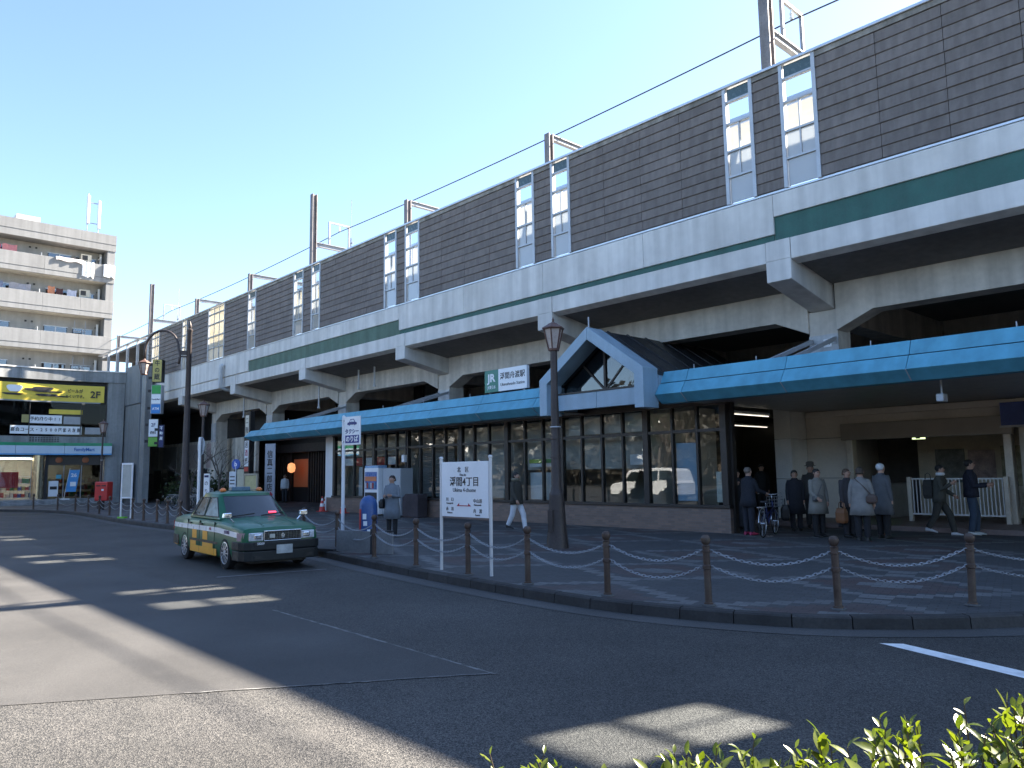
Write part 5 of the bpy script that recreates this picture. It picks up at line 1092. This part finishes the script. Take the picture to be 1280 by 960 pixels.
bow('window_notice', ym, 11.4, 13.3, 5.95, 6.25, -.03, .02); bow('window_notice', M('notice tan',(.35,.30,.12),.6), 9.9, 10.3, 5.35, 5.85, -.03, .02); bow('window_notice', M('notice grey',(.36,.37,.38),.6), 13.5, 14.4, 4.65, 5.1, -.03, .02); bow('window_notice', MATS['notice grey'], 12.25, 13.2, 5.3, 5.8, -.03, .02)
vt = bow('vent_grille', conc_bldg, 10.3, 12.1, 4.1, 4.47, .03, .05)
for r_ in range(3):
    for c_ in range(11): y = 10.38+c_*.155; MB().box(FX(y)+.03,FX(y)+.04,y,y+.10,4.14+r_*.11,4.2+r_*.11).build('vent_hole', black, vt)
# fascia
fa = thing('store_fascia', 'green and white convenience store fascia with blue lettering', 'sign', (0,0,0))
for k in range(5):
    a = 1.5+k*2.7; b_ = min(a+2.68,15.0); bow('green_strip', M('store green',(.02,.28,.13),.4), a, b_, 3.86, 4.05, .45, .5, fa); bow('white_strip', M('store white',(.50,.62,.72),.4,var=.04), a, b_, 3.36, 3.858, .45, .5, fa); bow('blue_strip', M('store blue',(.10,.35,.65),.4), a, b_, 3.27, 3.358, .44, .48, fa)
text('FamilyMart', .30, M('lettering blue',(.02,.14,.42),.4), fa, (FX(13.35)+.49,13.4,3.62), (R(90),0,R(81)), bold=.02, sx=.9)
# shop front
step = box('shop_step', conc_bldg, sb, -60, -55.4, 1.5, 15.6, .1, .45)
interior = M('shop interior',(.50,.47,.40),.7,var=.1); bow('shop_back', interior, 1.5, 15, .45, 3.2, -4.2, .1)
bow('shop_floor', interior, 1.5, 15, .451, .47, -.3, 3.9); bow('shop_ceiling', white, 1.5, 15, 3.1, 3.2, -.3, 3.9)
random.seed(11)
for y in (7.2,8.4,9.6,10.6,12.0,13.3):
    for dx in (1.2,2.5): 
        t = thing('shop_light', 'lit strip light inside the convenience store, %s row at %s' % ('front' if dx<2 else 'rear', {7.2:'the left edge',8.4:'left of the red poster',9.6:'the left window',10.6:'the bright pillar',12.0:'the door',13.3:'the right door'}[y]), 'lamp', (FX(y)-dx,y,3.05), group='convenience store ceiling lights'); box('tube', emission('store tube',(1,.93,.78),9), t, -.04, .04, -.65, .65, 0, .04)
for y0 in (6.3,7.9,9.5,11.6,13.1):
    shf = thing('shop_shelf', 'shelf of goods inside the convenience store, %s' % {6.3:'at the far left',7.9:'behind the left glass',9.5:'before the bright pillar',11.6:'behind the left door leaf',13.1:'behind the right door leaf'}[y0], 'shelf', (FX(y0)-1.6,y0,.47), group='convenience store shelves')
    for z in (.1,.55,1.0,1.45): box('shelf_board', white, shf, -.3, .3, 0, 1.5, z-.03, z)
    for z in (.1,.55,1.0):
        for k in range(7):
            c = random.choice([(.5,.08,.06),(.1,.3,.12),(.6,.5,.1),(.55,.55,.5),(.1,.15,.4)]); h = random.uniform(.2,.34); box('goods', M('goods '+str(c),c,.5), shf, .02, .28, .03+k*.21, .2+k*.21, z, z+h)
for a,b_ in ((1.5,4.6),(4.65,6.75),(6.8,8.8),(8.85,10.6),(11.4,12.4),(12.45,13.4),(13.45,14.6)): p_ = bow('shop_pane', clear_glass if b_<11 else MATS['filmed glass'], a, b_, .46, 3.2, -.12, .015); bow('pane_frame', steel, b_, b_+.05, .46, 3.2, -.08, .1, p_)
MB().lathe([(.34,.45),(.34,3.26)], (FX(10.95)+.05,10.95,0), 20).build('bright_pillar', M('polished metal cladding',(.72,.62,.42),.22,.85,var=.2,scale=6,streak=.5), sb, smooth=R(40))
box('dark_pillar', dark, sb, FX(11.3)-.2, FX(11.3)+.1, 11.32, 11.5, .45, 3.26)
bow('red_poster', red, 9.0, 10.0, 1.2, 2.2, -.5, .03); bow('door_lintel', frame_brown, 11.4, 14.6, 2.62, 3.22, -.02, .08)
for y in (12.1,13.6): MB().ell((FX(y)+.03,y,2.95), .03,.22,.2, 10, 6).build('round_ornament', M('ornament orange',(.40,.13,.05),.5), sb)
pst = box('door_poster', sign_white, sb, FX(11.9)-.08, FX(11.9)-.06, 11.6, 12.15, .6, 1.6); box('poster_print', inkblack, pst, FX(11.9)-.059, FX(11.9)-.055, 11.68, 12.08, 1.05, 1.25); box('poster_print', M('poster teal',(.1,.4,.5),.5), sb, FX(12)-.08, FX(12)-.055, 12.0, 12.3, 1.75, 2.0)
wp_ = thing('white_wall_panel', 'pale grey panel with a dark frame leaning on the store side wall', 'panel', (-54.4,15.6,.45)); box('panel', M('panel pale',(.42,.44,.47),.5), wp_, -1.1, 1.1, -.06, .0, 0, 2.1); MB().box(-1.2,-1.1,-.08,.02,0,2.2).box(1.1,1.2,-.08,.02,0,2.2).box(-1.2,1.2,-.08,.02,2.1,2.2).build('frame', dark, wp_)
# stacked signs at the corner
def stack_sign(label, x, y, z0, z1, w_, d, fields, side, marks):
    t = thing('projecting_sign', label, 'sign', (x,y,z0), R(50), 'signs stacked on the store corner'); h = z1-z0
    box('case', side, t, -w_/2, w_/2, 0, d, 0, h, bevel=.02)
    for f0,f1,mt in fields: box('face', mt, t, -w_/2+.04, w_/2-.04, -.012, -.002, h*f0+.02, h*f1-.02)
    for ch,zz,sz,mt in marks: text(ch, sz, mt, t, (0,-.016,h*zz), bold=.02, sx=.9)
    for zz in (.2,.8): box('bracket', dark, t, -w_/2-.25, -w_/2, d*.3, d*.6, h*zz-.08, h*zz+.08)
stack_sign('yellow vertical sign with black brush characters at the top of the corner stack', -49.0, 15.5, 7.55, 8.95, .62, .42, [(0,1,M('stack yellow',(.42,.36,.10),.5))], black, [('牛',.82,.36,inkblack),('の',.52,.36,inkblack),('蔵',.22,.40,inkblack)])
stack_sign('green white and blue convenience store sign in the corner stack', -49.0, 15.5, 5.6, 7.38, .62, .45, [(.68,1,M('stack green',(.02,.30,.05),.4)),(.34,.68,sign_white),(0,.34,M('stack blue',(.02,.20,.55),.4))], M('case grey',(.42,.45,.50),.4), [('FamilyMart',.5,.13,ink),('ATM',.17,.22,sign_white)])
stack_sign('white and green sign lower in the corner stack', -49.3, 15.5, 3.6, 5.3, .62, .5, [(.35,1,sign_white),(0,.35,M('stack lime',(.16,.42,.06),.5))], black, [('2F',.78,.3,ink),('歯科',.5,.2,inkblack)])
stack_sign('small blue vertical sign right of the corner stack', -47.8, 15.5, 3.5, 4.85, .34, .1, [(0,1,M('stack navy',(.02,.03,.12),.5))], dark, [('不',.85,.22,sign_white),('動',.62,.22,sign_white),('産',.4,.22,sign_white)])

# ================================================================== apartment block
ap = thing('apartment_block', 'pale grey apartment block with long balconies behind the store', 'building', (-70,0,0))
apm = M('apartment render',(.20,.203,.205),.85,var=.06,scale=.5,streak=.12); apw = M('apartment wall',(.29,.283,.27),.85,var=.06,streak=.1)
box('core', apw, ap, -14, -1.5, -6, 18.3, 0, 21.9)
box('roof_slab', apm, ap, -1.6, 0, -6, 18.4, 21.05, 21.6); 
for a,b_ in ((-6,3.4),(3.41,8.4),(8.41,13.0),(13.01,15.7),(15.71,18.4)): box('roof_parapet', apm, ap, -.16, .02, a, b_, 21.62, 22.45)
box('roof_parapet', apm, ap, -14, -.17, 18.2, 18.38, 21.62, 22.45)
box('end_wall', apm, ap, -14, -.05, 17.75, 18.36, 0, 21.04); box('roof_box', M('roof box',(.50,.49,.46),.7), ap, -3.5, -1.2, 11.2, 12.9, 22.4, 23.2)
tops = [19.75,16.7,13.6,10.5,7.4]
ins_m = M('balcony soffit',(.50,.47,.41),.85); pg_ = glass('flat window', (.45,.48,.50), .06)
for i,zt in enumerate(tops):
    zb = zt-1.5
    box('balcony_slab', ins_m, ap, -1.5, -.17, -6, 17.74, zb, zb+.15)
    for a,b_ in ((-6,3.4),(3.41,8.4),(8.41,13.12),(13.13,15.85),(15.86,18.38)):
        box('balcony_front', apm, ap, -.15, .02, a, b_, zb+.42, zt, bevel=.01); box('balcony_edge', apm, ap, -.15, .0, a, b_, zb, zb+.405, bevel=.01)
    for y in (4.2,8.6,12.95): box('divider', M('divider board',(.55,.56,.56),.6), ap, -1.45, -.3, y-.02, y+.02, zb+.2, zt+.35)
    for y0,y1 in ((5.2,7.2),(9.3,11.2),(13.6,15.3),(15.7,17.2)):
        w_ = box('window', dark, ap, -1.51, -1.46, y0, y1, zb+.2, zt+.72); 
        for k in range(2): box('pane', pg_, w_, -1.45, -1.44, y0+(y1-y0)*k/2+.04, y0+(y1-y0)*(k+1)/2-.04, zb+.25, zt+.67)
        box('frame', steel_w, w_, -1.455, -1.42, y0-.05, y1+.05, zt+.67, zt+.74)
        box('meeting_stile', steel_w, w_, -1.438, -1.42, (y0+y1)/2-.04, (y0+y1)/2+.04, zb+.25, zt+.66)
    for y in (8.2,9.0,12.3,12.75,17.45): box('vent_cap', black, ap, -1.49, -1.42, y-.07, y+.07, zt+.85, zt+.98)
    if i<2: 
        ac = box('air_conditioner', M('ac beige',(.50,.46,.38),.5), ap, -1.3, -.7, 15.9, 16.7, zt+.25, zt+.85); box('fan_grille', dark, ac, -.695, -.68, 16.0, 16.4, zt+.35, zt+.75)
    else: MB().box(-1.0,-.9,15.7,15.75,zt+.2,zt+1.3).box(-1.0,-.9,16.5,16.55,zt+.2,zt+1.3).box(-1.0,-.9,15.75,16.5,zt+.35,zt+.4).build('drying_bracket', steel, ap)
    box('pole_white', white, ap, -1.4, -1.25, 17.45, 17.6, zb+.2, zt+1.2)
box('pole_white', white, ap, -1.3, -.3, 17.3, 17.35, 20.4, 20.45)
def drape(name, label, cat, y0, y1, z0, z1, mat, off=.06, wav=.05):
    n = 10; rings = []
    for k in range(n+1):
        y = y0+(y1-y0)*k/n; o_ = off+wav*math.sin(k*1.7); rings.append([(-70+o_,y,z0+.06*math.sin(k*1.1)),(-70+o_*.8+.02,y,z1),(-70-.25,y,z1+.05),(-70-.25,y,z1-.02),(-70+o_*.8-.02,y,z1-.06),(-70+o_-.05,y,z0+.08+.06*math.sin(k*1.1))])
    return tag(MB().loft(rings).build(name, mat, smooth=R(60)), label, cat, 'laundry on the balconies')
wc = cloth('white sheet',(.78,.77,.76)); drape('bed_sheet','white sheet hung over the top balcony front','laundry',15.85,16.75,18.5,19.78,wc); drape('white_towel','white bunched cloth over the right end of the top balcony','laundry',17.45,18.35,18.7,19.78,wc,.12,.09)
drape('futon','rolled white and pink futon lying along the top balcony rail','laundry',13.9,15.9,19.55,19.85,cloth('futon',(.72,.64,.62)),.14,.04)
for k,(y0,y1,zt,c,l) in enumerate(((8.5,10.2,19.85,(.42,.06,.10),'red bedding airing on the top balcony at the left edge'),(10.3,11.3,19.95,(.60,.22,.22),'pink rounded bedding beside the red bedding on the top balcony'),(9.3,10.5,16.9,(.20,.22,.30),'dark blue clothes hanging on the second balcony at the left'),(10.9,12.4,16.9,(.33,.31,.33),'grey patterned clothes hanging on the second balcony'),(13.6,14.1,17.0,(.55,.22,.12),'orange cloth hanging on the second balcony'),(14.2,14.7,16.9,(.08,.03,.03),'dark red garment hanging on the second balcony'),(15.0,15.7,16.9,(.50,.50,.58),'white and blue shirts hanging on the second balcony'),(15.9,16.8,16.85,(.36,.40,.40),'pale towels hanging on the second balcony rack'))):
    n = 8; o = MB().loft([[(-70.75+.05*math.sin(q*2),y0+(y1-y0)*q/n,zt-.55),(-70.72,y0+(y1-y0)*q/n,zt+.45+.05*math.sin(q)),(-70.76,y0+(y1-y0)*q/n,zt+.45),(-70.80+.05*math.sin(q*2),y0+(y1-y0)*q/n,zt-.55)] for q in range(n+1)]).build('hanging_laundry', cloth('laundry %d'%k, c), smooth=R(60)); tag(o, l, 'laundry', 'laundry on the balconies')
an = thing('phone_antenna', 'pair of white antenna columns on the apartment roof', 'antenna', (-71.0,17.0,22.45)); MB().tube([(0,-.7,0),(0,-.7,3.6)], .05, 6).tube([(0,.15,0),(0,.15,3.2)], .04, 6).build('mast', steel_w, an)
for y,z0,z1 in ((-.7,.9,3.4),(.15,.6,3.1)): box('panel', steel_w, an, .05, .22, y-.12, y+.12, z0, z1, bevel=.03)
MB().box(-.03,.03,-.7,.15,1.0,1.06).box(-.03,.03,-.7,.15,2.8,2.86).build('cross_arm', steel, an)

# ================================================================== planting
leafg = bpy.data.materials.new('leaf'); leafg.use_nodes = True
def leaf_mat(m, c0, c1, tl):
    t = m.node_tree; b = t.nodes['Principled BSDF']; N = t.nodes.new; L = t.links.new
    oi = N('ShaderNodeObjectInfo'); nz = N('ShaderNodeTexNoise'); nz.inputs['Scale'].default_value = 9; tc = N('ShaderNodeTexCoord'); L(tc.outputs['Object'], nz.inputs['Vector'])
    ad = N('ShaderNodeMath'); ad.operation = 'ADD'; L(oi.outputs['Random'], ad.inputs[0]); L(nz.outputs['Fac'], ad.inputs[1]); fr = N('ShaderNodeMath'); fr.operation = 'FRACT'; L(ad.outputs[0], fr.inputs[0])
    r = N('ShaderNodeValToRGB'); r.color_ramp.elements[0].color = (*c0,1); r.color_ramp.elements[1].color = (*c1,1); L(fr.outputs[0], r.inputs[0]); L(r.outputs[0], b.inputs['Base Color'])
    b.inputs['Roughness'].default_value = .28
    tr = N('ShaderNodeBsdfTranslucent'); vm = N('ShaderNodeVectorMath'); vm.operation = 'MULTIPLY'; vm.inputs[1].default_value = (1.5,1.6,.5); L(r.outputs[0], vm.inputs[0]); L(vm.outputs[0], tr.inputs[0])
    mx = N('ShaderNodeMixShader'); mx.inputs[0].default_value = tl; out = t.nodes['Material Output']; L(b.outputs[0], mx.inputs[1]); L(tr.outputs[0], mx.inputs[2]); L(mx.outputs[0], out.inputs[0])
leaf_mat(leafg, (.038,.064,.012), (.135,.160,.022), .35)
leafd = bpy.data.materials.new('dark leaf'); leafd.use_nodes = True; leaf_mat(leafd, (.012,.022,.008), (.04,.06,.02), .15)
random.seed(5)
def leaf_verts(l=1.0, w_=.44, fold=.16, curl=.18):
    st_ = [(0,.04),(.18,.62),(.42,1),(.68,.86),(.88,.42),(1,.02)]; v = []; f = []
    for u,q in st_:
        z = -curl*u*u*l; hw = w_*l*.5*q; v += [(u*l,-hw,z+fold*hw),(u*l,0,z),(u*l,hw,z+fold*hw)]
    for k in range(len(st_)-1):
        for j in (0,1): f.append((3*k+j,3*k+j+1,3*k+j+4,3*k+j+3))
    return v,f
leaf_me = [MB().add(*leaf_verts(1,w_,fo,cu)).mesh('leaf', leafg, True) for w_,fo,cu in ((.42,.3,.2),(.48,.15,.05),(.38,.4,.3),(.46,.25,-.08),(.40,.5,.15))]
hg = thing('hedge', 'clipped evergreen hedge with glossy sunlit leaves in the near foreground', 'hedge', (0,0,0))
def htop(px):   # skyline of the hedge against the picture's own left to right order, as height above road at a point along it
    P = [(0,.84),(.18,.94),(.34,.975),(.45,.98),(.55,1.0),(.68,1.0),(.82,1.07),(1,1.15),(1.3,1.19)]
    for a,b_ in zip(P[:-1],P[1:]):
        if a[0]<=px<=b_[0]: return a[1]+(b_[1]-a[1])*(px-a[0])/(b_[0]-a[0])
    return 1.2
A = Vector((-1.95,1.22)); B = Vector((-.52,2.18)); D = B-A; Nn = Vector((-D.y,D.x)).normalized()
leaves = []; stems = MB()
def sprig(u, w_, top, scale=1.0, nl=9):
    p = A+D*u+Nn*w_; base = Vector((p.x+random.uniform(-.06,.06),p.y+random.uniform(-.06,.06),top-.26)); tip = Vector((p.x+random.uniform(-.05,.05),p.y+random.uniform(-.05,.05),top)); 
    stems.tube([base, base.lerp(tip,.5)+Vector((random.uniform(-.01,.01),random.uniform(-.01,.01),0)), tip], [.004,.003,.0015], 4)
    a0 = random.random()*6.28
    for k in range(nl):
        f = 1-k/nl; pos = base.lerp(tip, .25+.75*f); a = a0+k*2.4; el = 1.0-.95*(k/nl)+random.uniform(-.35,.35)
        sz = (.034+.040*min(1,k/3))*scale*random.uniform(.6,1.3)
        leaves.append((pos, a, el, sz, random.randrange(5)))
for k in range(34):
    u = random.uniform(.03,.5); sprig(u, random.uniform(-.1,.15), htop(u)-random.uniform(0,.09) - (.05 if u<.1 else 0), 1.0, 8)
for k in range(300):
    u = random.uniform(.46,1.45); sprig(u, random.uniform(-.42,.28), htop(u)-random.uniform(0,.16)*random.random()-.02, random.uniform(.85,1.1), 8)
for k in range(330):
    u = random.uniform(1.4,2.7); sprig(u, random.uniform(-.42,.28), htop(min(u,1.2))-random.uniform(0,.2), random.uniform(.85,1.1), 8)
for k in range(160):
    u = random.uniform(.0,1.45); sprig(u, random.uniform(-.35,.25), htop(u)-random.uniform(.12,.34), 1.0, 8)
def lmat(L_): pos,a,el,sz,i = L_; return Matrix.Translation(pos) @ Euler((random.uniform(-.5,.5),-el,a)).to_matrix().to_4x4() @ Matrix.Scale(sz,4)
cam_inv = cam.matrix_world.inverted()
def seen(L_):
    q = cam_inv @ L_[0]
    if q.z>-.2: return 9
    x_ = 640+FPX*q.x/-q.z; y_ = 480-FPX*q.y/-q.z
    return y_ if (0<x_<1290 and y_<970) else 5000
leaves.sort(key=seen)
rest = MB()
vis = [L_ for L_ in leaves if 100<seen(L_)<975]; other = [L_ for L_ in leaves if not 100<seen(L_)<975]
random.shuffle(vis)
vis.sort(key=lambda L_: (L_[0]-Vector((0,0,1.73))).length)
for L_ in vis[:290]:
    o = bpy.data.objects.new('leaf', leaf_me[L_[4]]); COL.objects.link(o); o.parent = hg; o.matrix_local = lmat(L_)
PR = [leaf_verts(1,w_,fo,cu) for w_,fo,cu in ((.42,.3,.2),(.48,.15,.05),(.38,.4,.3),(.46,.25,-.08),(.40,.5,.15))]
for L_ in vis[290:]+other:
    m_ = lmat(L_); v,f = PR[L_[4]]; rest.add([m_@Vector(q) for q in v], f)
o = rest.build('foliage', leafg, hg, smooth=True); o['kind'] = 'stuff'
for k in range(70):
    u = random.uniform(0,2.6); p = A+D*u+Nn*random.uniform(-.25,.15); stems.tube([(p.x,p.y,.1),(p.x+random.uniform(-.1,.1),p.y+random.uniform(-.1,.1),htop(u)-.3)], [.012,.005], 5)
stems.build('stems', M('twig',(.09,.06,.035),.8), hg)
isl = MB().add([(-2.6,.2,.12),(-1.0,-4,.12),(8,-4,.12),(8,4.4,.12),(.6,3.2,.12),(-1.6,2.4,.12)],[(0,1,2,3,4,5)]).build('traffic_island', M('island soil',(.07,.055,.04),.95,var=.3)); struct(isl)

bark = M('bark',(.10,.08,.065),.9,var=.25,scale=8,bump=.5)
def bare_tree(label, x, y, h, seed, group=None, z0=.128, spread=.5, leafy=None):
    rd = random.Random(seed); t = thing('bare_tree' if not leafy else 'evergreen_tree', label, 'tree', (x,y,z0), 0, group); tr = MB(); br = MB(); tips = []
    def grow(p, d, l, r, lev):
        n = 4; pts_ = [p]; q = Vector(p); dd = Vector(d)
        for k in range(n):
            dd = (dd+Vector((rd.uniform(-1,1),rd.uniform(-1,1),rd.uniform(-.3,.5)))*.13).normalized(); q = q+dd*l/n; pts_.append(tuple(q))
        (tr if lev==0 else br).tube(pts_, [r*(1-.5*k/n) for k in range(n+1)], 6 if lev<2 else 4); tips.append(tuple(q))
        if lev<4:
            for k in range(3 if lev else 4):
                a = rd.uniform(0,6.28); nd = (dd*rd.uniform(.5,.9)+Vector((math.cos(a),math.sin(a),rd.uniform(-.05,.5)))*spread).normalized(); b0 = pts_[rd.randrange(2,n+1)]; grow(b0, nd, l*rd.uniform(.55,.75), r*.48, lev+1)
    grow((0,0,0), (0,0,1), h*.42, h*.02, 0)
    tr.build('trunk', bark, t, smooth=True); br.build('branches', bark, t, smooth=True)
    if leafy:
        m = MB()
        for p in tips:
            for k in range(leafy):
                c = Vector(p)+Vector((rd.gauss(0,.3),rd.gauss(0,.3),rd.gauss(0,.25))); a = Vector((rd.uniform(-1,1),rd.uniform(-1,1),rd.uniform(-1,1))).normalized()*.11; b_ = a.cross(Vector((rd.uniform(-1,1),rd.uniform(-1,1),.3))).normalized()*.06; m.add([c-a,c+b_,c+a,c-b_],[(0,1,2,3)])
        m.build('crown', leafd, t)
    return t
bare_tree('small bare tree in the shade left of the round road sign', -41.0, 14.9, 3.9, 3); bare_tree('small bare tree in the shade right of the round road sign', -36.2, 14.4, 3.9, 8)
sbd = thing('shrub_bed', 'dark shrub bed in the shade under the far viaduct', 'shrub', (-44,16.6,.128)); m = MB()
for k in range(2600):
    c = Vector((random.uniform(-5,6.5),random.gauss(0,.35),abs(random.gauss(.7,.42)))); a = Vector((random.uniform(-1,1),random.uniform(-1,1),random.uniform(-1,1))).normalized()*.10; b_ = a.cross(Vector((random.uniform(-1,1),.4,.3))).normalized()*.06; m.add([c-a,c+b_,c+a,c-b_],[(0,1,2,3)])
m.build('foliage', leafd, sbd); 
for k in range(14): x = -4.8+k*.85; MB().tube([(x,0,0),(x+.1,0,.9)], .02, 5).build('stem', bark, sbd)

# ================================================================== across the road, seen only as reflections in the glass
for k,(x,y,h) in enumerate(((-17,-9,8),(-25,-12,9.5),(-33,-10,8.5),(-9,-13,9))):
    bare_tree('bare roadside tree across the road behind the viewer, number seen in the glass: '+['first','second','third','fourth'][k] if False else 'bare tree across the road mirrored in the glass, '+['left of the pale poster','behind the mirrored van','left of the mirrored van','by the right notice'][k], x, y, h, 20+k, 'trees mirrored in the station glass')
for k,(x,y) in enumerate(((-20,-20),(-30,-21),(-40,-19),(-11,-21),(-3,-22))): bare_tree('dark evergreen tree across the road mirrored in the glass, '+['second','third','fourth','first','rightmost'][k]+' of the row', x, y, 9, 40+k, 'evergreens mirrored in the station glass', leafy=10)
leafb = bpy.data.materials.new('winter leaf'); leafb.use_nodes = True; leaf_mat(leafb, (.022,.020,.015), (.048,.044,.034), .1)
def tree_belt(x0, x1, y0, y1, h, n, seed):
    rd = random.Random(seed); m = MB()
    for k in range(n):
        x = rd.uniform(x0,x1); y = rd.uniform(y0,y1); top = h*(.72+.28*math.sin(x*.37+y*.21)*math.sin(x*.11+1.3)); z = rd.uniform(.2,1)**.8*top
        c = Vector((x,y,z)); a = Vector((rd.uniform(-1,1),rd.uniform(-1,1),rd.uniform(-1,1))).normalized()*rd.uniform(.3,.6); b_ = a.cross(Vector((rd.uniform(-1,1),rd.uniform(-1,1),.3))).normalized()*rd.uniform(.2,.4); m.add([c-a,c+b_,c+a,c-b_],[(0,1,2,3)])
    o = m.build('reflection_trees', leafb); tag(o, 'dense dark park trees far across the road, mirrored in the glass', 'trees', kind='stuff')  # leaf masses added as a dark backdrop for glass reflections
tree_belt(-150,45,-34,-27,12,20000,3); tree_belt(46,54,-30,12,11,4000,4)
fbl = thing('reflection_backing', 'long dull brown building behind the far trees, mirrored in the glass', 'building', (-25,-38,0)); box('wall', M('dull brown render',(.10,.085,.07),.9,var=.2,scale=.3), fbl, -140, 75, -6, 0, 0, 9); box('roof', dark, fbl, -140.5, 75.5, -6.5, .5, 9.0, 9.3)  # solid backing added to close bright gaps in the reflected trees
for k in range(18): box('window', MATS['car glass'], fbl, -70+k*8, -66+k*8, 0, .05, 3.5, 5.5)
vn = thing('white_van', 'white minivan parked across the road and mirrored in the station glass', 'van', (-26.6,-.6,0), R(180))
vw = M('van white',(.75,.76,.77),.3,coat=.5,var=.03); vg = MATS['car glass']
MB().prism([(-2.3,.35),(-2.3,1.0),(-2.2,1.15),(-2.05,1.75),(-1.9,1.84),(.6,1.84),(.95,1.75),(1.5,1.12),(2.1,1.0),(2.3,.85),(2.3,.35)], -.84, .84, 'y').build('body', vw, vn, bevel=.06)
for s_ in (-1,1):
    for x0,x1,x2,x3 in ((-2.0,-1.1,-1.1,-1.92),(-1.02,-.1,-.1,-1.02),(0,1.25,.72,0)): MB().add([(x0,s_*.855,1.15),(x1,s_*.855,1.15),(x2,s_*.855,1.68),(x3,s_*.855,1.68)],[(0,1,2,3)]).build('side_window', vg, vn)
    MB().box(-2.2,2.2,min(s_*.845,s_*.86),max(s_*.845,s_*.86),.3,.45).build('sill_trim', MATS['trim black'], vn)
    for x in (-1.4,1.4): MB().prism([(x+.33*math.cos(R(a)),.33+.33*math.sin(R(a))) for a in range(0,360,15)], s_*.68, s_*.87, 'y').build('wheel', MATS['tyre'], vn)
